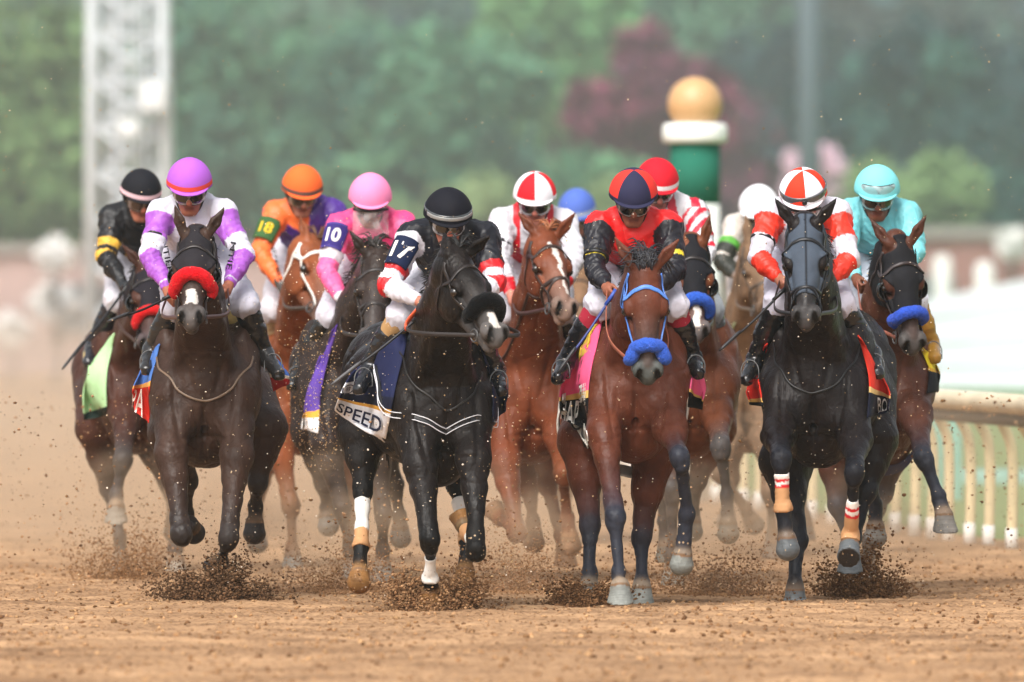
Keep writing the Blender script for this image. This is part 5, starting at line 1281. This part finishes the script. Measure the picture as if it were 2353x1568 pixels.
# bay with hood and blue noseband behind it
h9 = horse('h9', 64, (1582, 890), (1575, 862, 1.35), (1590, 562, -.42), (1602, 775, 8), dict(
    fl=[(1535, 985, -.02), (1545, 1120, -.12), (1544, 1275, -.02), (1546, 1346, .0), 'f'],
    fr=[(1648, 955, -.05), (1655, 1026, -.42), (1671, 1138, -.34), (1674, 1240, -.34), 't'],
    hl=[(1530, 990, .85), (1520, 1110, .9), (1528, 1200, .95), (1532, 1290, .95), 'f'],
    hr=[(1640, 985, .85), (1602, 1110, .9), (1592, 1180, 1.0), (1590, 1235, 1.0), 't']),
    '633620', 'bay horse with black hood and blue noseband behind the blue bridle bay', points='45403e', muzzle='5a5250', hoofc='7a766c',
    eart=[(1548, 535, .0), (1630, 500, 0)], blaze=[(.34, 0, .52, 0, .024, .020)], vox=.0100)
bridle(h9, noseband=None, off=.014); hood(h9, '16161b', t1=.36); shadow_roll(h9, '2f57b4', t=.43, r=.036, tl=-.05)
saddle(h9, padon=False)
# dusty horse under the white cap
h10 = horse('h10', 70, (1715, 890), (1722, 860, 1.35), (1742, 560, -.42), (1768, 720, 20), dict(
    fl=[(1672, 1000, -.02), (1650, 1085, -.3), (1712, 1170, -.1), (1738, 1215, .0), 't'],
    fr=[(1760, 1010, -.0), (1770, 1130, -.1), (1775, 1230, .0), (1776, 1280, .0), 'f'],
    hl=[(1670, 985, .85), (1680, 1100, .95), (1672, 1170, 1.0), (1668, 1212, 1.0), 't'],
    hr=[(1765, 985, .85), (1835, 1090, .9), (1848, 1190, .9), (1850, 1240, .9), 'f']),
    '6a5646', 'dust covered brown horse under the white capped rider', points='5a4c40', dusty=True, vox=.0115, eart=[(1716, 520, 0), (1765, 520, 0)])
bridle(h10, c='4a3c30'); saddle(h10, padon=False)
cloth4(h10, [(1690, 740, .40), (1668, 790, .58), (1655, 850, .58), (1672, 860, .5)], [(.5, 'b8c8a0'), (1, '5f9a3c')])
# black horse with the blue hood
h11 = horse('h11', 60.4, (1872, 900), (1925, 868, 1.35), (1850, 518, -.42), (1849, 742, -2), dict(
    fl=[(1790, 1000, -.05), (1794, 1052, -.45), (1800, 1172, -.42), (1812, 1277, -.44), 't'],
    fr=[(1965, 1010, -.03), (1964, 1085, -.38), (1954, 1232, -.16), (1950, 1282, -.26), 's'],
    hl=[(1800, 1060, .75), (1831, 1240, .55), (1827, 1345, .42), (1827, 1395, .42), 'f'],
    hr=[(2008, 1010, .9), (1990, 1130, .80), (1963, 1235, .72), (1953, 1314, .62), 'f']),
    '181212', 'black horse with a blue grey hood and red striped leg wraps', points='191a20', muzzle='3a3838', cw=1.07, hoofc='62676a', sole='2a2624',
    eart=[(1790, 470, 0), (1912, 470, 0)])
bridle(h11, noseband=.40, c='15161a', w=.008, off=.014); hood(h11, '434c58', t1=.43, eye=.058, cups=False, name='race_hood', seam='14161c')
T = h11['T']
neck_strap(h11, [T(.14, -.24, .25), T(-.0, -.15, .06), T(-.10, 0, .0), T(-.0, .15, .06), T(.14, .24, .25)], c='101012', w=.005, off=.012)
def st(t): return c_('e8e2dc') if t < .14 else c_('c8242a') if t < .20 else c_('e8e2dc') if t < .28 else c_('c8242a') if t < .35 else c_('b88a60') if t < 1.0 else c_('d8c8b4')
wrap(h11, 'fl', .28, 1.04, lambda t: st((t-.28)*1.2), r0=.054, r1=.054); wrap(h11, 'fr', .42, 1.02, lambda t: st((t-.42)*1.35), r0=.053, r1=.056)
cloth4(h11, [(1765, 790, .42), (1738, 850, .58), (1722, 930, .58), (1752, 935, .5)], [(.85, 'cf2f24'), (.92, 'd8b060'), (1, '15161c')])
f, _ = cloth4(h11, [(1972, 770, .40), (2020, 850, .58), (2044, 945, .58), (1992, 962, .55)], [(.62, 'd43626'), (.68, 'd8b878'), (1, '15182a')], bulge=.035)
write('lettering', 'BON', lambda u, v: f(.66+u*3.6, .84-v*3.0, .010), .13, .085, c_('ecebe8'), h11['root'])
saddle(h11, padon=False)
# white wraps on number 17's horse
wt = lambda t: c_('dcdad4') if t < .72 else c_('b88a60')
wrap(h5, 'hl', .18, 1.05, wt); wrap(h5, 'hr', .3, 1.05, lambda t: c_('dcdad4') if t < .8 else c_('c8a078')); wrap(h5, 'fl', .42, .98, lambda t: c_('dcdad4'), r0=.046, r1=.046); wrap(h5, 'fr', .55, 1.0, wt)
# bay on the right with the turquoise rider
h12 = horse('h12', 63, (2035, 895), (1985, 868, 1.35), (2066, 562, -.42), (2104, 812, 16), dict(
    fl=[(1985, 1000, .0), (2000, 1075, -.2), (2012, 1160, -.02), (2012, 1248, -.0), 't'],
    fr=[(2104, 955, -.08), (2122, 1050, -.42), (2157, 1142, -.46), (2172, 1222, -.52), 'f'],
    hl=[(1918, 1020, .85), (1925, 1160, .8), (1956, 1260, .8), (1968, 1350, .8), 'f'],
    hr=[(2062, 985, .9), (2030, 1130, .95), (1998, 1240, .8), (1992, 1340, .8), 'f']),
    '4a2a1e', 'bay horse with black hood and blue noseband at the right edge of the pack', points='282a32', muzzle='4a4644', hoofc='807c76', cw=1.0,
    eart=[(2008, 515, 0), (2120, 510, 0)], hs=1.02)
bridle(h12, noseband=None, c='2a2020', off=.014); hood(h12, '1a1a1e', t1=.37, eye=.055); shadow_roll(h12, '3050b4', t=.43, r=.037, tl=-.04)
cloth4(h12, [(2110, 790, .45), (2140, 815, .58), (2156, 900, .58), (2130, 905, .5)], [(.45, 'd8c02c'), (.55, 'c89830'), (1, '14141a')])
girth(h12, '3a3a50', b0=.66, w=.03, off=.016)
saddle(h12, padon=False)
# ------------------------------------------------------------------ the riders
def solid(c): c = lin(c); return lambda th, ph: c
def banded(c, band, p0=.86): c = lin(c); b = lin(band); return lambda th, ph: b if ph > p0 and ph < .97 else c
def quarter(c1, c2, band=None, off=0, n=4, p0=.9):
    a, b, bd = lin(c1), lin(c2), lin(band) if band else None
    return lambda th, ph: bd if (bd is not None and ph > p0) else (a if int(((th+off) % 360)//(360/n)) % 2 == 0 else b)
def S1(p, t, x, z, b):
    K, G = lin('141417'), lin('d4a63c')
    if p[0] == 'u':
        q = t-.12*abs(math.sin(x*0))
        return G if .62 < t < .80 or .93 < t < 1.1 else K
    if p[0] == 'f': return G if t < .04 else K
    return G if -.30 < z < -.225+.02*math.sin(9*x) else K
def S2(p, t, x, z, b):
    P_, Wt = lin('9a52b4'), lin('c9c6d2')
    if p[0] == 'u': return P_ if .10 < t < .62 else Wt
    if p[0] == 'f': return Wt if (t < .0 or .80 < t < .83) else P_
    return P_ if z < -.21 else Wt
def S3(p, t, x, z, b):
    O, P_ = lin('ee7136'), lin('4b2c82')
    if p[0] in 'uf': return P_ if (p == 'uR' and t < .3) else O
    if z < -.25: return O
    if abs(x-.12) < .07: return O
    if x > .2: return P_ if z < .2 else O
    return P_ if z < -.02-.10*(1-abs(x)) else O
def S4(p, t, x, z, b):
    K, Wt = lin('ee5f94'), lin('d4ccd2')
    if p[0] == 'u': return Wt if .60 < t < .80 else K
    if p[0] == 'f': return Wt if t > .78 else K
    return lin('e4457f')
def S5(p, t, x, z, b):
    K, Wt, R_ = lin('10111a'), lin('cfcdd6'), lin('c81e26')
    if p[0] == 'u': return K if (p == 'uR' and t < .62) else Wt if t < .62 else R_ if t < .78 else Wt
    if p[0] == 'f': return R_ if t < .12 else Wt
    return R_ if z < -.30 else K
def S6(p, t, x, z, b):
    Wt, R_ = lin('cbc9d0'), lin('cc1626')
    if p[0] in 'uf': return R_ if (p[0] == 'f' and t > .58 and t < .9) else Wt
    ax = abs(x)
    return R_ if (.42 < ax < .66 and z > -.20) or (-.27 < z < -.18) or (ax < .22 and z < -.26) else Wt
def S7(p, t, x, z, b): return lin('2c3446')
def S8(p, t, x, z, b):
    R_, K, Yl = lin('d81a1c'), lin('17161e'), lin('d8c030')
    if p[0] == 'u': return Yl if .66 < t < .75 else K
    if p[0] == 'f': return K
    return K if z < -.20 and abs(x) > .25 or z < -.27 else R_
def S9(p, t, x, z, b):
    Wt, R_ = lin('cdcace'), lin('c81a34')
    if p[0] == 'u': return R_ if int(t*6+x*3) % 2 == 0 else Wt
    if p[0] == 'f': return Wt
    return R_ if math.sin(x*7+z*9) > .35 else Wt
def S10(p, t, x, z, b):
    Wt, G, K = lin('c8bfb6'), lin('4f9a34'), lin('2a2c26')
    if p[0] == 'u': return G if .45 < t < .62 else K if .62 <= t < .9 else Wt
    if p[0] == 'f': return K if t < .8 else lin('8a7a70')
    return lin('8c8074') if z < -.16 else Wt
def S11(p, t, x, z, b):
    Wt, O = lin('cbc8d2'), lin('d93220')
    if p[0] == 'u': return O if .12 < t < .60 else Wt
    if p[0] == 'f': return Wt if t < .06 else O
    return O if z < -.30 else Wt
def S12(p, t, x, z, b): return lin('74c4cc')
J = rider
r1 = J('r1', 67.25, (326, 421), [(255, 492), (382, 492)], [(243, 590), (398, 588)], [(282, 652), (372, 660)], [(268, 690), (400, 700)], [(216, 795), (420, 800)], [(204, 832), (430, 832)],
    'jockey in black silks with gold chevrons and black cap at the far left', S1, lambda th, ph: lin('dcb8c0') if .86 < ph < .95 else lin('17181e'), yaw=16, pants='c6c4cc', glove='1c1c1e', boot='1c1c22', skin='b07058', goggle=('3a2620', '8a7a74'))
r2 = J('r2', 61.6, (435, 399), [(366, 482), (514, 480)], [(344, 586), (561, 586)], [(386, 668), (524, 658)], [(402, 705), (562, 700)], [(348, 805), (607, 808)], [(338, 848), (640, 858)],
    'jockey in white and purple silks with purple cap on the red noseband horse', S2, banded('a85cc4', 'e0483c', .84), yaw=0, pants='c4c2ce', boot='201e1e', skin='9c5f48', goggle=('1e1410', 'a8a094'))
r3 = J('r3', 68.25, (696, 412), [(630, 482), (768, 478)], [(596, 580), (790, 590)], [(648, 658), (728, 668)], [(628, 712), (742, 720)], [(612, 800), (780, 810)], [(606, 838), (788, 846)],
    'jockey in orange and dark purple silks wearing armband 18', S3, banded('f0662e', '5c4a44', .86), yaw=10, pants='d0ccd2', glove='4a4440', boot='a08a66', skin='a4705c', goggle=('4a362a', '9c8a7c'))
r4 = J('r4', 65.25, (851, 432), [(776, 512), (928, 508)], [(750, 622), (952, 620)], [(790, 696), (905, 690)], [(758, 728), (905, 735)], [(694, 838), (940, 840)], [(672, 884), (955, 880)],
    'jockey in pink silks with pink cap and clear face shield wearing armband 10', S4, banded('f088b4', '3a2430', .93), yaw=2, pants='c6c4ce', boot='181614', skin='a06a54', goggle=None)
r5 = J('r5', 59.75, (1031, 469), [(942, 534), (1118, 534)], [(892, 656), (1138, 650)], [(966, 694), (1062, 705)], [(922, 728), (1085, 745)], [(850, 840), (1140, 850)], [(826, 892), (1150, 895)],
    'jockey in black and white silks with black cap wearing armband 17', S5, solid('12131c'), yaw=8, pants='c8c6d0', boot='141519', sleeve='a88458', skin='b4705c', goggle=('2a2422', 'b8b4b4'), helmr=.115)
r6 = J('r6', 65.25, (1229, 428), [(1150, 500), (1300, 502)], [(1146, 598), (1322, 600)], [(1176, 682), (1285, 670)], [(1170, 720), (1292, 720)], [(1130, 820), (1330, 820)], [(1122, 856), (1340, 856)],
    'jockey in white silks with red bands and a red and white quartered cap', S6, quarter('d4202a', 'e8e6ea', 'e8e6ea', off=270, n=6, p0=.90), yaw=0, pitch=20, pants='c6c4cc', boot='18181c', skin='b87868', goggle=('1c1412', 'a4a0a0'))
r7 = J('r7', 74.8, (1326, 463), [(1268, 530), (1388, 530)], [(1262, 610), (1398, 610)], [(1300, 660), (1362, 660)], [(1285, 700), (1372, 700)], [(1270, 770), (1390, 770)], [(1266, 800), (1394, 800)],
    'jockey with a plain blue cap, mostly hidden behind the others', S7, banded('4f68b4', 'a8b4c4', .86), pants='6a6a70', skin='9c6a58', vox=.009)
r8 = J('r8', 60.3, (1456, 424), [(1374, 510), (1540, 508)], [(1366, 620), (1550, 622)], [(1394, 660), (1500, 668)], [(1378, 700), (1548, 704)], [(1300, 830), (1592, 820)], [(1282, 868), (1604, 856)],
    'jockey in red and black silks on the bay with the blue bridle', S8, (lambda th, ph: lin('2a2a44') if (ph > .88 or 46 < th < 134 or 200 < th < 340) else lin('d8362e')), yaw=3, pitch=26, pants='c8c6d2', boot='131317', sleeve='a4283c', skin='8e5640', goggle=('141010', '9a9890'), helmr=.115)
r9 = J('r9', 64.3, (1512, 398), [(1466, 480), (1600, 478)], [(1450, 580), (1622, 580)], [(1520, 650), (1600, 655)], [(1500, 700), (1632, 712)], [(1480, 810), (1660, 805)], [(1470, 848), (1680, 850)],
    'jockey with a red cap and red diamonds, behind the red and black rider', S9, banded('cc1a2a', 'e4e0e0', .86), yaw=14, pants='9aa0a4', boot='5c6264', skin='a4685c', goggle=('241a1a', '8a7c78'))
r10 = J('r10', 70.25, (1742, 456), [(1688, 512), (1800, 512)], [(1660, 600), (1815, 600)], [(1700, 640), (1775, 645)], [(1700, 690), (1790, 695)], [(1668, 760), (1815, 770)], [(1660, 800), (1822, 805)],
    'mud covered jockey in white and green silks with a plain white cap', S10, solid('e0e0e4'), yaw=-12, pants='b8b0ac', boot='3a342c', skin='5c4438', goggle=('3a2e28', '6a5a50'))
r11 = J('r11', 60.7, (1845, 424), [(1766, 482), (1926, 482)], [(1742, 590), (1952, 596)], [(1790, 640), (1910, 642)], [(1790, 694), (1932, 700)], [(1735, 825), (2004, 812)], [(1716, 872), (2016, 856)],
    'jockey in white and orange red silks with quartered cap on the black horse', S11, quarter('d63a24', 'e6e4ea', 'e6e4ea', off=276, n=6, p0=.93), yaw=-3, pitch=30, pants='c4c2d0', boot='141416', skin='96604c', goggle=None, helmr=.115, dds=dict(ha=-.12))
r12 = J('r12', 63.3, (2016, 414), [(1948, 480), (2088, 484)], [(1940, 586), (2104, 580)], [(1968, 640), (2062, 640)], [(1985, 690), (2100, 690)], [(1975, 800), (2140, 790)], [(1965, 840), (2148, 822)],
    'jockey in turquoise silks with turquoise cap and spare goggles at the right', S12, solid('7cd0d6'), yaw=2, pitch=22, pants='c8ccd8', boot='a0762c', skin='70422e', goggle=('2a1c16', 'a8a4a0'), helmr=.113)
# number armbands
armband(r3, 0, '18', '3a5c34', 'd8b428', t0=.28, t1=.80, text_h=.075, tw=.085)
armband(r4, 0, '10', '33286c', 'ece8dc', t0=.06, t1=.62, text_h=.090, tw=.085, trim='4a4088')
armband(r5, 0, '17', '16203c', 'eee8dc', t0=.16, t1=.70, text_h=.100, tw=.115)
# quick black bands holding the armbands of others
for r_, i, t in ((r2, 0, .58), (r8, 0, .70), (r11, 0, .62), (r6, 0, .62)):
    A_, B_ = r_['S'][i], r_['E'][i]; c0 = lerp(A_, B_, t); ax = nrm(B_-A_); v, f_ = tube([c0-ax*.010, c0+ax*.010], .069, 20); mesh_obj('arm_strap', v, f_, M_leather, r_['root'], fcol=np.tile(lin('121214'), (len(f_), 1)))
# transparent shields
def shield(R_, z0=-.125, z1=.012, hw=.098, y0=.128):
    V = []; F = []; n = 16
    for j in range(n+1):
        for i in range(n+1):
            u = -1+2*i/n; z = z1+(z0-z1)*j/n
            V.append(R_['hp'](u*hw*(1+.06*j/n), y0-.030*u*u+.014*j/n+.004*math.sin(u*6+j*.5), z))
    for j in range(n):
        for i in range(n): a = j*(n+1)+i; F.append([a, a+1, a+n+2, a+n+1])
    o = mesh_obj('face_shield', np.array(V), F, M_mask, R_['root'])
    P = [R_['hp'](u*hw, y0-.030*u*u+.001, z1) for u in np.linspace(-1, 1, 14)]; v, f_ = tube(P, .008, 8); mesh_obj('shield_rim', v, f_, M_leather, R_['root'], fcol=np.tile(lin('141416'), (len(f_), 1)))
shield(r4, z0=-.150); goggles(r4['root'], r4['hp'], '2a2020', '8a8482'); shield(r11, z0=-.080); goggles(r11['root'], r11['hp'], '2e2c2c', 'b0aeb0')
# goggles pushed up on the cap / strapped round it
def capband(R_, z, c, w=.014, bulge=.004, name='goggle_strap', tilt=0, a0=0, a1=2*math.pi, lensc=None):
    hr, zc = R_['hr'], R_['zc']; P = []; nn = []
    for t in np.linspace(a0, a1, 48):
        ph = math.acos(max(min((z-zc)/.126, 1), -1)); s = math.sin(ph)
        P.append(R_['hp']((hr+bulge)*s*math.cos(t), ((hr*1.13)+bulge)*s*math.sin(t)-.006, z+tilt*math.cos(t))); nn.append(R_['HA'].T@np.array([math.cos(t), math.sin(t), 0]))
    v, f_ = tube(P, w, 10, np.array(nn), .3); fc = np.tile(lin(c), (len(f_), 1))
    mesh_obj(name, v, f_, M_goggle if lensc is not None else M_leather, R_['root'], fcol=fc)
capband(r5, .068, '3c4042', w=.018, bulge=.008, lensc=1); capband(r5, .068, '8a8c8c', w=.010, bulge=.014, lensc=1, a0=.4, a1=2.74)
capband(r11, .070, '4a4c50', w=.019, bulge=.009, lensc=1, tilt=.010)
v, f_ = tube([r11['hp'](.012, .142, .070), r11['hp'](.012, .152, .070)], .013, 12); mesh_obj('strap_stud', v, f_, M_leather, r11['root'], fcol=np.tile(lin('0e0e10'), (len(f_), 1)))
capband(r12, .068, '10181a', w=.007, bulge=.003)
goggles(r12['root'], r12['hp'], '88b8bc', 'a8c8cc', z0=.072, yo=.024, scale=.95, name='spare_goggles')
# lettering
def cap_text(R_, s, z, w, h, c, a=90, off=.006):
    def m(u, v):
        t = math.radians(a)-u/R_['hr']; ph = math.acos((z-R_['zc'])/.126); q = math.sin(ph)
        return R_['hp']((R_['hr']+off)*q*math.cos(t), (R_['hr']*1.13+off)*q*math.sin(t)-.006, z+v)
    write('cap_lettering', s, m, w, h, lin(c), R_['root'])
cap_text(r1, 'GT', .054, .06, .014, '1a1418'); cap_text(r9, "s' Guild", .054, .07, .011, '1a1418', a=75)
CAMP = np.array([0, -D0, CAMH])
def leg_text(R_, s, px, py, ang, w, h, c='1c1c22'):
    trees = []
    for ch in R_['root'].children:
        if ch.name.split('.')[0] in ('breeches', 'silk_shirt'):
            me = ch.data; off = np.array(R_['root'].location); V = np.empty(len(me.vertices)*3, np.float32); me.vertices.foreach_get('co', V); V = V.reshape(-1, 3)+off
            F = np.empty(len(me.loops), np.int32); me.loops.foreach_get('vertex_index', F); trees.append(BVHTree.FromPolygons(V.tolist(), F.reshape(-1, 4).tolist()))
    q = math.radians(ang); ax = np.array([math.cos(q), -math.sin(q)]); up = np.array([math.sin(q), math.cos(q)]); ppm = 26400/R_['d']; last = [None]
    def m(u, v):
        P_ = W(px+(ax[0]*u+up[0]*v)*ppm, py-(ax[1]*u+up[1]*v)*ppm, R_['d']); dr = nrm(P_-CAMP); best = None
        for t in trees:
            r = t.ray_cast(Vector(CAMP), Vector(dr))
            if r[0] is not None and (best is None or r[3] < best): best = r[3]
        if best is None or (last[0] is not None and abs(best-last[0]) > .06): best = last[0] if last[0] is not None else np.linalg.norm(P_-CAMP)
        last[0] = best
        return CAMP+dr*(best-.008)
    write('lettering', s, m, w, h, lin(c), R_['root'])
leg_text(r2, 'NTIER', 384, 590, 78, .19, .030); leg_text(r2, 'NTIE', 531, 588, 100, .15, .028)
leg_text(r3, 'JEFF RU', 634, 605, 80, .20, .028, '3a3030')
# reins to the hands
def hands_of(r_): return [r_['H'][0]+Y*(-.05)-Z*.02, r_['H'][1]+Y*(-.05)-Z*.02]
for h_, r_, c, c2 in ((h2, r2, '4a2a24', None), (h4, r4, '2a2624', None), (h5, r5, '2a2422', 'd8582e'), (h6, r6, '3a2420', None), (h8, r8, '9a5a44', None), (h9, r9, '2a2420', None),
                  (h11, r11, '1a1a1c', None), (h12, r12, '8a5040', None), (h1, r1, '3a2420', None), (h3, r3, '4a3a30', None), (h10, r10, '5a4a3c', None), (h7, r7, '3a3028', None)):
    reins(h_, hands_of(r_), c=c, c2=c2, w=.011, out=.20 if h_ is h5 else .06)
# whips
rod('riding_whip', W(300, 648, 67.0), W(150, 840, 66.6), .008, .007, 'black whip slanting down left from the black and gold rider')
rod('riding_whip', W(398, 678, 61.2), W(258, 735, 61.0), .007, .006, 'black whip with a yellow ring held by the purple and white rider', flap='2e2e30')
rod('riding_whip', W(983, 712, 59.4), W(770, 878, 59.2), .008, .006, 'long grey black whip held by the number 17 rider', flap='4c4c4e')
rod('riding_whip', W(1412, 672, 60.0), W(1288, 848, 59.9), .008, .006, 'blue handled whip held by the red and black rider', c='2a3c7c', handle='2c4ca0')
rod('riding_whip', W(1800, 668, 60.3), W(1662, 798, 60.1), .008, .006, 'black whip slanting down from the white and orange rider')
# ------------------------------------------------------------------ air: thin haze over everything, dust cloud hanging behind the hooves
def volume_box(name, lo, hi, color, dens, label, aniso=.3):
    c = [(a+b_)/2 for a, b_ in zip(lo, hi)]; h = [(b_-a)/2 for a, b_ in zip(lo, hi)]
    V = np.array([[c[0]+x*h[0], c[1]+y*h[1], c[2]+z*h[2]] for x in (-1, 1) for y in (-1, 1) for z in (-1, 1)])
    F = [[0, 1, 3, 2], [4, 6, 7, 5], [0, 4, 5, 1], [2, 3, 7, 6], [0, 2, 6, 4], [1, 5, 7, 3]]
    m = bpy.data.materials.new(name); m.use_nodes = True; t = m.node_tree
    for n_ in list(t.nodes): t.nodes.remove(n_)
    o = t.nodes.new('ShaderNodeOutputMaterial'); v = t.nodes.new('ShaderNodeVolumePrincipled'); v.inputs['Color'].default_value = (*color, 1); v.inputs['Density'].default_value = dens; v.inputs['Anisotropy'].default_value = aniso
    t.links.new(v.outputs[0], o.inputs['Volume'])
    ob = mesh_obj(name, V, F, m, smooth=False); tag(ob, label, kind='stuff'); return ob
volume_box('haze', (-420, -75, -1.2), (420, 330, 16), (.80, .93, .92), .0003, 'thin pale haze in the air over the track')
volume_box('dust_cloud', (-30, 7.5, -1.0), (30, 20, .92), (.93, .79, .61), .050, 'tan dust hanging low behind the galloping horses')
volume_box('dust_cloud', (-60, 23, -1.0), (1.2, 110, 1.2), (.95, .84, .70), .009, 'thinner dust drifting over the track far behind the pack')
volume_box('haze', (-200, 35, -1.1), (200, 325, 15.5), (.82, .92, .92), .0014, 'denser haze between the track and the far trees')
def puff_mat():
    m = bpy.data.materials.new('dust_puff'); m.use_nodes = True; t = m.node_tree; N = t.nodes; L = t.links
    for n_ in list(N): N.remove(n_)
    o = N.new('ShaderNodeOutputMaterial'); v = N.new('ShaderNodeVolumePrincipled'); v.inputs['Color'].default_value = (.84, .66, .47, 1); v.inputs['Anisotropy'].default_value = .2
    tc = N.new('ShaderNodeTexCoord'); ln = N.new('ShaderNodeVectorMath'); ln.operation = 'LENGTH'; L.new(tc.outputs['Object'], ln.inputs[0])
    mr = N.new('ShaderNodeMapRange'); mr.inputs[1].default_value = .25; mr.inputs[2].default_value = 1; mr.inputs[3].default_value = 1; mr.inputs[4].default_value = 0; L.new(ln.outputs['Value'], mr.inputs[0])
    n = N.new('ShaderNodeTexNoise'); n.inputs['Scale'].default_value = 2.6; n.inputs['Detail'].default_value = 3; L.new(tc.outputs['Object'], n.inputs['Vector'])
    m2 = N.new('ShaderNodeMapRange'); m2.inputs[1].default_value = .42; m2.inputs[2].default_value = .66; L.new(n.outputs[0], m2.inputs[0])
    mu = N.new('ShaderNodeMath'); mu.operation = 'MULTIPLY'; L.new(mr.outputs[0], mu.inputs[0]); L.new(m2.outputs[0], mu.inputs[1])
    m3 = N.new('ShaderNodeMath'); m3.operation = 'MULTIPLY'; m3.inputs[1].default_value = 1.5; L.new(mu.outputs[0], m3.inputs[0]); L.new(m3.outputs[0], v.inputs['Density'])
    L.new(v.outputs[0], o.inputs['Volume']); return m
PM = puff_mat()
for k, (px, py, d, rx, rz, lb) in enumerate(((300, 1300, 66, .62, .50, 'soft tan dust puff at the far left behind the bay horse'), (560, 1310, 63, .60, .42, 'soft tan dust puff behind the red noseband horse'), (800, 1290, 64.5, .62, .55, 'soft dust puff between the left horses and number 17'),
        (1180, 1310, 63.5, .60, .50, 'soft dust puff behind the chestnut with the blaze'), (1660, 1300, 63, .62, .50, 'soft dust puff between the blue bridle bay and the black horse'), (2000, 1310, 63.5, .60, .45, 'soft dust puff behind the black horse'))):
    th = np.linspace(0, math.pi, 10); V = []; F = []
    for i in range(10):
        for j in range(20): a = j/20*2*math.pi; V.append((math.sin(th[i])*math.cos(a), math.sin(th[i])*math.sin(a), math.cos(th[i])))
    F = [[i*20+j, (i+1)*20+j, (i+1)*20+(j+1) % 20, i*20+(j+1) % 20] for i in range(9) for j in range(20)]
    o = mesh_obj('dust_puff', np.array(V), F, PM, smooth=False); c = W(px, py, d); o.location = Vector((c[0], c[1], max(c[2], .3))); o.scale = (rx, .8, rz); tag(o, lb, kind='stuff')
